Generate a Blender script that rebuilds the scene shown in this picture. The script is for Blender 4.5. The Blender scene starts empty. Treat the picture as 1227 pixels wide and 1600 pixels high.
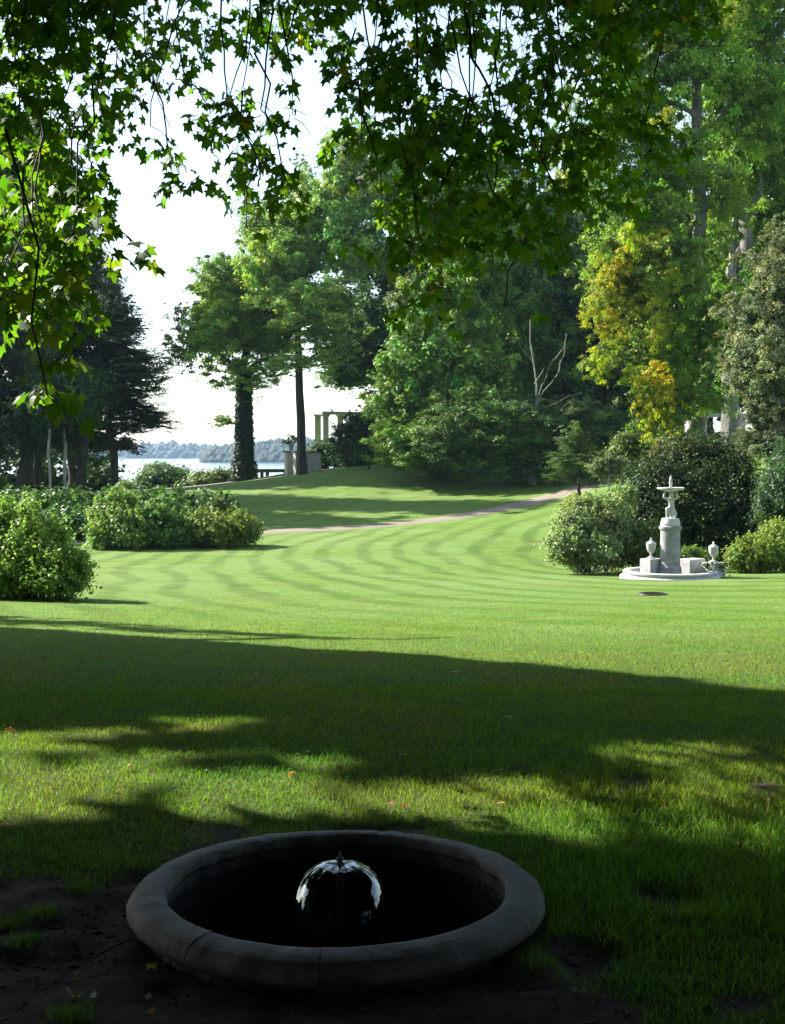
import bpy, bmesh, math, random
import numpy as np
from mathutils import Vector, Matrix

random.seed(7)
RNG = np.random.default_rng(11)
S = bpy.context.scene
COL = S.collection
# ------------------------------------------------------------------ camera, sky, sun, exposure
EYE = 1.6
FPX = 2080.0
KD = FPX / 1950.0
PITCH = math.atan(94 / FPX)
cam_d = bpy.data.cameras.new('camera')
cam = bpy.data.objects.new('camera', cam_d)
COL.objects.link(cam)
cam.location = (0, 0, EYE)
cam.rotation_euler = (math.radians(90) - PITCH, 0, 0)
cam_d.sensor_fit = 'VERTICAL'
cam_d.sensor_height = 36
cam_d.lens = FPX / 1600 * 36
cam_d.clip_end = 9000
cam_d.clip_start = 0.05
S.camera = cam

SUN_EL = math.radians(33)
SUN_AZ = math.radians(-56.5)            # from +Y, negative = towards -X
SV = np.array([math.sin(SUN_AZ) * math.cos(SUN_EL), math.cos(SUN_AZ) * math.cos(SUN_EL), math.sin(SUN_EL)])
SUN_STRENGTH = 5.0
SKY_STRENGTH = 0.06
VEIL = 0.11                             # thin white veil of high cloud over the whole sky
EXPOSURE = 1.95

world = bpy.data.worlds.new('World')
S.world = world
world.use_nodes = True
wn = world.node_tree.nodes
wl = world.node_tree.links
bg = wn['Background']
sky = wn.new('ShaderNodeTexSky')
sky.sky_type = 'NISHITA'
sky.sun_disc = False
sky.sun_elevation = SUN_EL
sky.sun_rotation = SUN_AZ
sky.air_density = 1.0
sky.dust_density = 0.8
sky.ozone_density = 1.5
wl.new(sky.outputs[0], bg.inputs[0])
bg.inputs[1].default_value = SKY_STRENGTH
bg2 = wn.new('ShaderNodeBackground')
bg2.inputs[0].default_value = (0.80, 0.92, 1.0, 1)
bg2.inputs[1].default_value = VEIL
addw = wn.new('ShaderNodeAddShader')
wl.new(bg.outputs[0], addw.inputs[0])
wl.new(bg2.outputs[0], addw.inputs[1])
wl.new(addw.outputs[0], wn['World Output'].inputs[0])

sun_d = bpy.data.lights.new('sun', 'SUN')
sun_d.energy = SUN_STRENGTH
sun_d.angle = math.radians(0.5)
sun_d.color = (1.0, 0.95, 0.86)
sun = bpy.data.objects.new('sun', sun_d)
COL.objects.link(sun)
sun.rotation_euler = Vector(SV).to_track_quat('Z', 'Y').to_euler()
sun.location = (-30, 20, 40)

vs = S.view_settings
vs.view_transform = 'Standard'
vs.look = 'None'
vs.gamma = 1
vs.exposure = EXPOSURE
vs.use_curve_mapping = False
S.render.engine = 'CYCLES'
S.cycles.use_denoising = True
S.cycles.max_bounces = 7
S.cycles.diffuse_bounces = 3
S.cycles.transparent_max_bounces = 12
S.cycles.volume_bounces = 0

# ------------------------------------------------------------------ projection helpers
CP, SP = math.cos(PITCH), math.sin(PITCH)


def at(px, py, D):
    u, v = (px - 613.5) / FPX, (800 - py) / FPX
    D = D * KD
    return np.array([D * u, D * (CP + SP * v), EYE + D * (-SP + CP * v)])


def project(P):
    P = np.atleast_2d(P)
    x, y, z = P[:, 0], P[:, 1], P[:, 2] - EYE
    d = y * CP - z * SP
    v = (y * SP + z * CP)
    dd = np.where(np.abs(d) < 1e-4, 1e-4, d)
    return 613.5 + x / dd * FPX, 800 - v / dd * FPX, d


def on_flat(px, py):
    u, v = (px - 613.5) / FPX, (800 - py) / FPX
    dz = -SP + CP * v
    D = -EYE / dz
    return D * u, D * (CP + SP * v)


# ------------------------------------------------------------------ noise
def hash2(ix, iy, s=0):
    n = (ix.astype(np.int64) * 374761393 + iy.astype(np.int64) * 668265263 + s * 1442695041) & 0x7fffffff
    n = ((n ^ (n >> 13)) * 1274126177) & 0x7fffffff
    return ((n ^ (n >> 16)) & 0xffff) / 65535.0


def vnoise(x, y, s=0):
    x = np.asarray(x, float); y = np.asarray(y, float)
    ix, iy = np.floor(x), np.floor(y)
    fx, fy = x - ix, y - iy
    fx, fy = fx * fx * (3 - 2 * fx), fy * fy * (3 - 2 * fy)
    a, b = hash2(ix, iy, s), hash2(ix + 1, iy, s)
    c, d = hash2(ix, iy + 1, s), hash2(ix + 1, iy + 1, s)
    return (a * (1 - fx) + b * fx) * (1 - fy) + (c * (1 - fx) + d * fx) * fy


def fbm(x, y, s=0, o=4):
    t, a, n = 0, 0.5, 0
    for k in range(o):
        t = t + a * vnoise(x * 2 ** k, y * 2 ** k, s + k * 17)
        n += a; a *= 0.5
    return t / n


def sstep(a, b, x):
    t = np.clip((x - a) / (b - a), 0, 1)
    return t * t * (3 - 2 * t)


# ------------------------------------------------------------------ terrain height
_cp = []
for (px, py, D) in [(613, 1023, 12), (100, 1015, 12.2), (1227, 1000, 13), (613, 938, 22.5), (60, 938, 22), (1227, 925, 23),
                    (1047, 903, 29.5), (613, 901, 29.5), (200, 901, 29.5), (1227, 897, 30), (270, 860, 40), (0, 862, 40),
                    (700, 845, 42), (1000, 862, 40), (410, 833, 47), (110, 850, 43), (700, 812, 50), (890, 770, 56), (945, 750, 60), (1050, 765, 50), (1190, 765, 48),
                    (480, 780, 60), (250, 790, 60), (480, 741, 75), (380, 752, 80), (220, 768, 80), (0, 772, 78), (-200, 775, 70),
                    (610, 726, 72), (740, 742, 66), (840, 748, 64), (700, 775, 60), (920, 728, 70), (1120, 700, 62), (1300, 700, 60), (560, 722, 88), (700, 700, 95),
                    (470, 738, 80), (430, 752, 88), (300, 762, 86)]:
    _cp.append(at(px, py, D))
for (x, y, z) in [(0, 2, 0), (-6, 3, 0), (6, 3, 0), (0, 6, 0), (-6, 7, -.02), (6, 7, -.02), (0, 8.5, -.03), (0, -20, 0.2), (-40, -20, 0.3), (40, -20, .8),
                  (-40, 5, 0.2), (40, 5, 1.0), (-45, 35, -.6), (45, 30, 1.0), (-60, 70, -1.0), (70, 70, 3), (-90, 20, 0), (90, 20, 2), (-12, 5, 0), (12, 5, .1),
                  (0, 3.98, 0), (-2.5, 4, 0), (2.5, 4, 0)]:
    _cp.append(np.array([x, y, z], float))
_cp = np.array(_cp)


def _phi(r2):
    r2 = np.maximum(r2, 1e-9)
    return 0.5 * r2 * np.log(r2)


_n = len(_cp)
_A = _phi(((_cp[:, None, :2] - _cp[None, :, :2]) ** 2).sum(-1)) + np.eye(_n) * 6.0
_Pm = np.c_[np.ones(_n), _cp[:, :2]]
_M = np.block([[_A, _Pm], [_Pm.T, np.zeros((3, 3))]])
_W = np.linalg.solve(_M, np.r_[_cp[:, 2], 0, 0, 0])
LAKE = -7.0


def height(x, y):
    x = np.asarray(x, float); y = np.asarray(y, float)
    sh = x.shape
    xf = np.clip(x.ravel(), -80, 80); yf = np.clip(y.ravel(), -25, 98)
    out = np.zeros(len(xf))
    for i in range(0, len(xf), 20000):
        a, b = xf[i:i + 20000], yf[i:i + 20000]
        r2 = (a[:, None] - _cp[None, :, 0]) ** 2 + (b[:, None] - _cp[None, :, 1]) ** 2
        out[i:i + 20000] = _phi(r2) @ _W[:_n] + _W[_n] + _W[_n + 1] * a + _W[_n + 2] * b
    out = np.clip(out, -3.5, 4.5)
    xr, yr = x.ravel(), y.ravel()
    edge = np.where(xr < -3, 90, 90 + np.clip((xr + 3) * 4, 0, 40))
    t = sstep(0, 32, yr - edge)
    out = out * (1 - t) + (LAKE - 2.0) * t
    return out.reshape(sh)


def hz(x, y):
    return float(height(np.array([x]), np.array([y]))[0])


def ground_at(px, py):
    # march the view ray to the terrain
    u, v = (px - 613.5) / FPX, (800 - py) / FPX
    lo, hi = 2.0, 70.0
    Ds = np.linspace(2.5, 70, 1200)
    Pq = np.stack([Ds * u, Ds * (CP + SP * v), EYE + Ds * (-SP + CP * v)], 1)
    h = height(Pq[:, 0], Pq[:, 1])
    j = int(np.argmax(Pq[:, 2] < h)); return Pq[j, 0], Pq[j, 1], h[j]



# ------------------------------------------------------------------ bare earth mask near the basin
BX, BY = -0.19, 4.52
_gD = np.linspace(3.0, 12, 3)


def ell(x, y, cx, cy, rx, ry):
    return np.sqrt(((x - cx) / rx) ** 2 + ((y - cy) / ry) ** 2)


def dirt(x, y):
    y = (y - 4.52) / 1.07 + 3.98
    n = (fbm(x * 2.2, y * 2.2, 5, 4) - 0.5) * 1.3
    n2 = (fbm(x * 9, y * 9, 9, 3) - 0.5) * 0.9
    m = np.maximum.reduce([
        1.25 - ell(x, y, -1.15, 3.55, .85, 1.0),
        1.2 - ell(x, y, -.75, 3.95, .45, 1.05),
        1.15 - ell(x, y, -.2, 3.25, .95, .42),
        .74 - ell(x, y, .60, 3.62, .24, .34),
        .80 - ell(x, y, .97, 4.15, .20, .22),
        .35 - ell(x, y, 1.0, 3.3, .5, .5),
        .95 - ell(x, y, 1.17, 5.72, .13, .17),
        .9 - ell(x, y, 1.78, 5.66, .13, .17),
        .72 - ell(x, y, -.05, 4.95, .5, .2)])
    return np.clip(sstep(-.02, .30, m + n * .55 + n2 * .35 - .12), 0, 1)


# ------------------------------------------------------------------ materials
def mat(name):
    m = bpy.data.materials.new(name)
    m.use_nodes = True
    nt = m.node_tree
    b = nt.nodes['Principled BSDF']
    return m, nt, b


def N(nt, t, **kw):
    n = nt.nodes.new(t)
    for k, v in kw.items():
        setattr(n, k, v)
    return n


def noise_ramp(nt, scale, cols, detail=6, rough=.6, stretch=None, coord='Object', dist=0):
    tc = N(nt, 'ShaderNodeTexCoord')
    mp = N(nt, 'ShaderNodeMapping')
    if stretch: mp.inputs['Scale'].default_value = stretch
    nt.links.new(tc.outputs[coord], mp.inputs[0])
    no = N(nt, 'ShaderNodeTexNoise')
    no.inputs['Scale'].default_value = scale
    no.inputs['Detail'].default_value = detail
    no.inputs['Roughness'].default_value = rough
    no.inputs['Distortion'].default_value = dist
    nt.links.new(mp.outputs[0], no.inputs['Vector'])
    cr = N(nt, 'ShaderNodeValToRGB')
    el = cr.color_ramp.elements
    while len(el) < len(cols): el.new(.5)
    for e, (p, c) in zip(el, cols):
        e.position = p; e.color = (*c, 1)
    nt.links.new(no.outputs[0], cr.inputs[0])
    return no, cr, mp


def add_bump(nt, b, src, strength, dist=.02, chain=None):
    bp = N(nt, 'ShaderNodeBump')
    bp.inputs['Strength'].default_value = strength
    bp.inputs['Distance'].default_value = dist
    nt.links.new(src, bp.inputs['Height'])
    if chain: nt.links.new(chain, bp.inputs['Normal'])
    nt.links.new(bp.outputs[0], b.inputs['Normal'])
    return bp.outputs[0]


def simple(name, scale, cols, rough=.85, bump=.3, bdist=.01, stretch=None, spec=.3):
    m, nt, b = mat(name)
    no, cr, mp = noise_ramp(nt, scale, cols, stretch=stretch)
    nt.links.new(cr.outputs[0], b.inputs['Base Color'])
    b.inputs['Roughness'].default_value = rough
    b.inputs['Specular IOR Level'].default_value = spec
    n2 = N(nt, 'ShaderNodeTexNoise'); n2.inputs['Scale'].default_value = scale * 6; n2.inputs['Detail'].default_value = 5
    nt.links.new(mp.outputs[0], n2.inputs['Vector'])
    add_bump(nt, b, n2.outputs[0], bump, bdist)
    return m


M = {}
M['bark_grey'] = simple('grey_bark', 3, [(.3, (.07, .065, .055)), (.55, (.16, .155, .14)), (.75, (.26, .25, .23))], stretch=(1, 1, .35), bump=.6, bdist=.03)
M['bark_dark'] = simple('dark_bark', 4, [(.3, (.02, .017, .013)), (.7, (.07, .06, .045))], stretch=(1, 1, .3), bump=.7, bdist=.04)
M['bark_pale'] = simple('pale_bark', 5, [(.3, (.13, .13, .11)), (.7, (.36, .35, .31))], stretch=(1, 1, .4), bump=.4)
M['stone_white'] = simple('white_stone', 6, [(.25, (.30, .30, .29)), (.6, (.50, .50, .49))], rough=.7, bump=.25)
M['stone_grey'] = simple('grey_stone', 5, [(.25, (.14, .14, .145)), (.5, (.24, .24, .25)), (.75, (.34, .34, .34))], rough=.8, bump=.35)
M['stone_beige'] = simple('beige_stone', 3, [(.25, (.30, .275, .235)), (.7, (.50, .465, .40))], rough=.8)
M['plaster'] = simple('cream_plaster', 1.5, [(.25, (.45, .40, .32)), (.7, (.60, .55, .45))])
M['slate'] = simple('roof_slate', 2, [(.3, (.05, .05, .055)), (.7, (.12, .12, .13))])
M['iron'] = simple('dark_iron', 12, [(.3, (.012, .012, .012)), (.7, (.05, .045, .04))], rough=.55, bump=.3)
M['wood_dark'] = simple('dark_timber', 5, [(.3, (.02, .02, .02)), (.7, (.06, .055, .05))])
M['pane'] = simple('dark_window_glass', 2, [(.3, (.02, .025, .03)), (.7, (.04, .05, .06))], rough=.08, bump=0, spec=.6)
M['twig'] = simple('twig_bark', 30, [(.3, (.02, .016, .01)), (.7, (.06, .05, .035))])

# weathered rim stone of the basin, lichen and damp stains
m, nt, b = mat('basin_stone')
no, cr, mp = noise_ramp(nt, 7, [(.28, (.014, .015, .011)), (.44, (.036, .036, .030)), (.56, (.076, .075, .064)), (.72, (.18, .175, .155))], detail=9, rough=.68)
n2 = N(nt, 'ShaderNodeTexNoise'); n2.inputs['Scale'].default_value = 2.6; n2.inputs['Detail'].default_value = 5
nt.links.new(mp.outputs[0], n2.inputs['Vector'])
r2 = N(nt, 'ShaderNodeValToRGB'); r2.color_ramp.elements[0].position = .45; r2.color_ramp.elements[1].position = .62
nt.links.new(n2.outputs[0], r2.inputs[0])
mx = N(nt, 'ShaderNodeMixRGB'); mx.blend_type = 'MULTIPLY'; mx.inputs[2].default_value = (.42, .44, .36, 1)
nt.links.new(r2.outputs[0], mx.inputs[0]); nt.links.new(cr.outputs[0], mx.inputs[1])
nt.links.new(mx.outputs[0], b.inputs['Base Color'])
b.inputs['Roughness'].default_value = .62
n3 = N(nt, 'ShaderNodeTexNoise'); n3.inputs['Scale'].default_value = 60; n3.inputs['Detail'].default_value = 8; n3.inputs['Roughness'].default_value = .7
nt.links.new(mp.outputs[0], n3.inputs['Vector'])
c1 = add_bump(nt, b, n3.outputs[0], .9, .010)
add_bump(nt, b, no.outputs[0], .5, .02, c1)
M['rim'] = m

M['foot'] = simple('shaded_soiled_stone', 9, [(.3, (.008, .007, .006)), (.6, (.020, .018, .015)), (.8, (.045, .04, .034))], rough=.8, bump=.8, bdist=.03)  # soiled foot stone, colour also darkened for the deep shade below the rim
M['wall_wet'] = simple('shaded_wet_wall', 9, [(.3, (.005, .006, .004)), (.6, (.014, .014, .010)), (.8, (.04, .038, .03))], rough=.5, bump=.6, bdist=.02)  # wet inner wall, base colour darkened further for the shade inside the basin


def attr_leaf(name, transl=.4, rough=.55, spec=.22, tcol=(1.25, 1.35, .55), objrand=False, objcol=False):
    m = bpy.data.materials.new(name)
    m.use_nodes = True
    nt = m.node_tree
    b = nt.nodes['Principled BSDF']
    at_ = N(nt, 'ShaderNodeAttribute'); at_.attribute_name = 'tint'
    col = at_.outputs['Color']
    if objcol:
        oi = N(nt, 'ShaderNodeObjectInfo'); vm0 = N(nt, 'ShaderNodeVectorMath', operation='MULTIPLY')
        nt.links.new(col, vm0.inputs[0]); nt.links.new(oi.outputs['Color'], vm0.inputs[1]); col = vm0.outputs[0]
    if objrand:
        oi = N(nt, 'ShaderNodeObjectInfo')
        hs = N(nt, 'ShaderNodeHueSaturation')
        mr = N(nt, 'ShaderNodeMapRange'); mr.inputs['To Min'].default_value = .45; mr.inputs['To Max'].default_value = .52
        nt.links.new(oi.outputs['Random'], mr.inputs['Value']); nt.links.new(mr.outputs[0], hs.inputs['Hue'])
        mr2 = N(nt, 'ShaderNodeMapRange'); mr2.inputs['To Min'].default_value = 1.25; mr2.inputs['To Max'].default_value = .75
        nt.links.new(oi.outputs['Random'], mr2.inputs['Value']); nt.links.new(mr2.outputs[0], hs.inputs['Value'])
        nt.links.new(col, hs.inputs['Color']); col = hs.outputs[0]
    # fine mottling
    tc = N(nt, 'ShaderNodeTexCoord'); no = N(nt, 'ShaderNodeTexNoise'); no.inputs['Scale'].default_value = 35 if objrand else 8
    nt.links.new(tc.outputs['Object'], no.inputs['Vector'])
    mr3 = N(nt, 'ShaderNodeMapRange'); mr3.inputs['To Min'].default_value = .75; mr3.inputs['To Max'].default_value = 1.25
    nt.links.new(no.outputs[0], mr3.inputs['Value'])
    vm = N(nt, 'ShaderNodeVectorMath', operation='SCALE')
    nt.links.new(col, vm.inputs[0]); nt.links.new(mr3.outputs[0], vm.inputs['Scale'])
    nt.links.new(vm.outputs[0], b.inputs['Base Color'])
    b.inputs['Roughness'].default_value = rough
    b.inputs['Specular IOR Level'].default_value = spec
    tr = N(nt, 'ShaderNodeBsdfTranslucent')
    vt = N(nt, 'ShaderNodeVectorMath', operation='MULTIPLY'); vt.inputs[1].default_value = tcol
    nt.links.new(vm.outputs[0], vt.inputs[0]); nt.links.new(vt.outputs[0], tr.inputs[0])
    ms = N(nt, 'ShaderNodeMixShader'); ms.inputs[0].default_value = transl
    nt.links.new(b.outputs[0], ms.inputs[1]); nt.links.new(tr.outputs[0], ms.inputs[2])
    nt.links.new(ms.outputs[0], nt.nodes['Material Output'].inputs[0])
    return m


M['leaf'] = attr_leaf('tree_foliage', .36)
M['leaf_shared'] = attr_leaf('bough_foliage', .30, objcol=True)
M['plane_leaf'] = attr_leaf('plane_tree_leaf', .58, rough=.5, spec=.22, tcol=(2.5, 2.35, .38))
M['plane_leaf_one'] = attr_leaf('plane_tree_leaf_single', .58, rough=.5, spec=.22, tcol=(2.5, 2.35, .38), objrand=True)
M['grass'] = attr_leaf('grass_blades', .42, rough=.6, spec=.12, tcol=(1.4, 1.5, .5))
M['dead_leaf'] = attr_leaf('fallen_leaf', .2, rough=.6, spec=.3, tcol=(1, 1, 1))
M['forest'] = simple('far_wood', .06, [(.3, (.008, .018, .010)), (.55, (.018, .036, .016)), (.75, (.034, .052, .02))], bump=.8, bdist=2)

# lawn / soil
m, nt, b = mat('lawn_ground')
tc = N(nt, 'ShaderNodeTexCoord')
sep = N(nt, 'ShaderNodeSeparateXYZ'); nt.links.new(tc.outputs['Object'], sep.inputs[0])


def tn(scale, detail=5, rough=.6, stretch=(1, 1, 1), rot=0):
    mp = N(nt, 'ShaderNodeMapping'); mp.inputs['Scale'].default_value = stretch; mp.inputs['Rotation'].default_value = (0, 0, rot)
    nt.links.new(tc.outputs['Object'], mp.inputs[0])
    n = N(nt, 'ShaderNodeTexNoise'); n.inputs['Scale'].default_value = scale; n.inputs['Detail'].default_value = detail; n.inputs['Roughness'].default_value = rough
    nt.links.new(mp.outputs[0], n.inputs['Vector'])
    return n.outputs[0]


def ramp(src, els):
    cr = N(nt, 'ShaderNodeValToRGB')
    e = cr.color_ramp.elements
    while len(e) < len(els): e.new(.5)
    for q, (p, c) in zip(e, els):
        q.position = p; q.color = (*c, 1) if len(c) == 3 else c
    nt.links.new(src, cr.inputs[0])
    return cr.outputs[0]


def mth(op, a, b_=None, c=None):
    n = N(nt, 'ShaderNodeMath', operation=op)
    for i, v in enumerate((a, b_, c)):
        if v is None: continue
        if isinstance(v, (int, float)): n.inputs[i].default_value = v
        else: nt.links.new(v, n.inputs[i])
    return n.outputs[0]


def mix(fac, a, b_, mode='MIX'):
    n = N(nt, 'ShaderNodeMixRGB'); n.blend_type = mode
    for i, v in enumerate((fac, a, b_)):
        if isinstance(v, (int, float)): n.inputs[i].default_value = v
        elif isinstance(v, tuple): n.inputs[i].default_value = (*v, 1)
        else: nt.links.new(v, n.inputs[i])
    return n.outputs[0]


big = tn(.35, 4)
mid = tn(2.5, 6, .65)
fine = tn(38, 4, .7)
grain = tn(160, 3, .7, (1, 1, 1))
base = ramp(mid, [(.25, (.070, .132, .015)), (.5, (.100, .178, .023)), (.75, (.150, .218, .038))])
base = mix(ramp(big, [(.42, (0, 0, 0)), (.62, (1, 1, 1))]), base, (.125, .205, .046))
fm = ramp(fine, [(.3, (.62, .66, .6)), (.7, (1.35, 1.3, 1.35))])
base = mix(1.0, base, fm, 'MULTIPLY')
gm = ramp(grain, [(.3, (.6, .62, .6)), (.7, (1.38, 1.36, 1.4))])
base = mix(.8, base, gm, 'MULTIPLY')
# mowing tracks: nested bends around the bed on the right
X0, Y0 = 9.2, 41.0
wob = mth('ADD', mth('MULTIPLY', mth('SUBTRACT', tn(.13, 2), .5), 2.2), mth('MULTIPLY', mth('SUBTRACT', tn(1.1, 4), .5), .35))
dx = mth('DIVIDE', mth('SUBTRACT', sep.outputs[0], X0), 1.0)
dy = mth('DIVIDE', mth('SUBTRACT', sep.outputs[1], Y0), 1.9)
# only bends on the left; to the right the tracks run straight
dxn = mth('MINIMUM', dx, 0.0)
rad = mth('SQRT', mth('ADD', mth('POWER', mth('ABSOLUTE', dxn), 2.0), mth('POWER', mth('ABSOLUTE', mth('ADD', dy, mth('MULTIPLY', mth('MAXIMUM', dx, 0.0), .25))), 2.0)))
rad = mth('ADD', rad, wob)
sw = mth('SINE', mth('MULTIPLY', rad, 2 * math.pi / 1.12))
sw = mth('MULTIPLY_ADD', sw, .5, .5)
swc = ramp(sw, [(.12, (.66, .72, .60)), (.50, (1.10, 1.08, 1.18))])
far_m = N(nt, 'ShaderNodeMapRange'); far_m.inputs['From Min'].default_value = 10; far_m.inputs['From Max'].default_value = 24
nt.links.new(sep.outputs[1], far_m.inputs['Value'])
fade = N(nt, 'ShaderNodeMapRange'); fade.inputs['From Min'].default_value = 48; fade.inputs['From Max'].default_value = 56; fade.inputs['To Min'].default_value = 1; fade.inputs['To Max'].default_value = .35
nt.links.new(sep.outputs[1], fade.inputs['Value'])
brk = ramp(tn(.5, 4, .6, (.6, 1.2, 1)), [(.35, (.45, .45, .45)), (.60, (1, 1, 1))])
base = mix(mth('MULTIPLY', mth('MULTIPLY', far_m.outputs[0], fade.outputs[0]), brk), base, mix(1.0, base, swc, 'MULTIPLY'))
# dry streaks
dry = ramp(tn(.9, 5, .6, (.35, 1.3, 1), .5), [(.56, (0, 0, 0)), (.70, (1, 1, 1))])
drm = mth('MULTIPLY', mth('MULTIPLY', dry, far_m.outputs[0]), .42)
base = mix(drm, base, (.23, .205, .095))
at_ = N(nt, 'ShaderNodeAttribute'); at_.attribute_name = 'dirt'
soil = ramp(tn(11, 8, .7), [(.25, (.060, .047, .039)), (.5, (.135, .108, .091)), (.75, (.24, .20, .172))])
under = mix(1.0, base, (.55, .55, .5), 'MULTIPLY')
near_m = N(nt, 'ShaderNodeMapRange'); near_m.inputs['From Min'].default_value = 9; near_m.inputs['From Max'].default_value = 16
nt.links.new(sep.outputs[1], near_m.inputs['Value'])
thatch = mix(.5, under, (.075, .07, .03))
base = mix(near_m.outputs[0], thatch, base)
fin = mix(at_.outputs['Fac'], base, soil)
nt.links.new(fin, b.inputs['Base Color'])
b.inputs['Roughness'].default_value = .9
b.inputs['Specular IOR Level'].default_value = .12
o1 = add_bump(nt, b, grain, .7, .02)
o2 = add_bump(nt, b, fine, .55, .04, o1)
o3 = add_bump(nt, b, tn(14, 8, .75), .5, .03, o2)
n_ = N(nt, 'ShaderNodeBump'); n_.inputs['Distance'].default_value = .045
nt.links.new(mth('MULTIPLY', at_.outputs['Fac'], .9), n_.inputs['Strength']); nt.links.new(tn(26, 9, .8), n_.inputs['Height']); nt.links.new(o3, n_.inputs['Normal']); nt.links.new(n_.outputs[0], b.inputs['Normal'])
M['lawn'] = m

M['gravel'] = simple('gravel_path', 18, [(.25, (.10, .082, .06)), (.5, (.175, .145, .11)), (.75, (.25, .21, .165))], bump=.5)

# lake
m, nt, b = mat('lake_water')
b.inputs['Base Color'].default_value = (.10, .16, .19, 1)
b.inputs['Roughness'].default_value = .12
b.inputs['IOR'].default_value = 1.33
no, cr, mp = noise_ramp(nt, .35, [(.3, (0, 0, 0)), (.7, (1, 1, 1))], stretch=(.5, 1, 1))
add_bump(nt, b, no.outputs[0], .5, .35)
M['lake'] = m
m, nt, b = mat('basin_water')
b.inputs['Base Color'].default_value = (.004, .006, .005, 1); b.inputs['Roughness'].default_value = .03; b.inputs['IOR'].default_value = 1.33
no, cr, mp = noise_ramp(nt, 22, [(.3, (0, 0, 0)), (.7, (1, 1, 1))])
add_bump(nt, b, no.outputs[0], .35, .01)
M['basin_water'] = m
# thin sheet of falling water
m = bpy.data.materials.new('falling_water_sheet'); m.use_nodes = True
nt = m.node_tree; nt.nodes.remove(nt.nodes['Principled BSDF'])
tcw = N(nt, 'ShaderNodeTexCoord')
mp = N(nt, 'ShaderNodeMapping'); mp.inputs['Scale'].default_value = (1, 1, .45); nt.links.new(tcw.outputs['Object'], mp.inputs[0])
no = N(nt, 'ShaderNodeTexNoise'); no.inputs['Scale'].default_value = 17; no.inputs['Detail'].default_value = 3; nt.links.new(mp.outputs[0], no.inputs['Vector'])
bp = N(nt, 'ShaderNodeBump'); bp.inputs['Strength'].default_value = .28; bp.inputs['Distance'].default_value = .014; nt.links.new(no.outputs[0], bp.inputs['Height'])
gl = N(nt, 'ShaderNodeBsdfGlossy'); gl.inputs['Roughness'].default_value = .06; gl.inputs[0].default_value = (.95, .97, 1, 1); nt.links.new(bp.outputs[0], gl.inputs['Normal'])
tr = N(nt, 'ShaderNodeBsdfTransparent'); tr.inputs[0].default_value = (.62, .66, .70, 1)
lw = N(nt, 'ShaderNodeLayerWeight'); lw.inputs[0].default_value = .5; nt.links.new(bp.outputs[0], lw.inputs['Normal'])
pw = N(nt, 'ShaderNodeMath', operation='POWER'); pw.inputs[1].default_value = 3.6; nt.links.new(lw.outputs['Facing'], pw.inputs[0])
mf2 = N(nt, 'ShaderNodeMath', operation='MULTIPLY_ADD'); mf2.inputs[1].default_value = 1.25; mf2.inputs[2].default_value = .085; mf2.use_clamp = True; nt.links.new(pw.outputs[0], mf2.inputs[0])
ms = N(nt, 'ShaderNodeMixShader'); nt.links.new(mf2.outputs[0], ms.inputs[0]); nt.links.new(tr.outputs[0], ms.inputs[1]); nt.links.new(gl.outputs[0], ms.inputs[2])
nt.links.new(ms.outputs[0], nt.nodes['Material Output'].inputs[0])
M['water_sheet'] = m


# ------------------------------------------------------------------ object helpers
def tag(o, label=None, cat=None, group=None, kind=None):
    if label: o['label'] = label
    if cat: o['category'] = cat
    if group: o['group'] = group
    if kind: o['kind'] = kind
    return o


def link(name, me, material=None, parent=None, loc=None):
    o = bpy.data.objects.new(name, me)
    COL.objects.link(o)
    if material is not None and me is not None and len(me.materials) == 0: me.materials.append(material)
    if parent: o.parent = parent
    if loc is not None: o.location = loc
    return o


def empty(name, loc, rz=0):
    o = bpy.data.objects.new(name, None)
    COL.objects.link(o); o.location = loc; o.rotation_euler = (0, 0, rz)
    o.empty_display_size = .3
    return o


def mesh_np(name, V, F, tint=None, smooth=False):
    """V (n,3), F (m,k) uniform polygon size"""
    me = bpy.data.meshes.new(name)
    V = np.ascontiguousarray(V, dtype=np.float32); F = np.ascontiguousarray(F, dtype=np.int32)
    me.vertices.add(len(V)); me.vertices.foreach_set('co', V.ravel())
    k = F.shape[1]
    me.loops.add(F.size); me.loops.foreach_set('vertex_index', F.ravel())
    me.polygons.add(len(F))
    me.polygons.foreach_set('loop_start', np.arange(0, F.size, k, dtype=np.int32))
    me.polygons.foreach_set('loop_total', np.full(len(F), k, dtype=np.int32))
    if smooth: me.polygons.foreach_set('use_smooth', np.ones(len(F), dtype=bool))
    me.update(calc_edges=True)
    if tint is not None:
        a = me.attributes.new('tint', 'FLOAT_COLOR', 'POINT')
        a.data.foreach_set('color', np.c_[tint, np.ones(len(V))].astype(np.float32).ravel())
    return me


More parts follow.
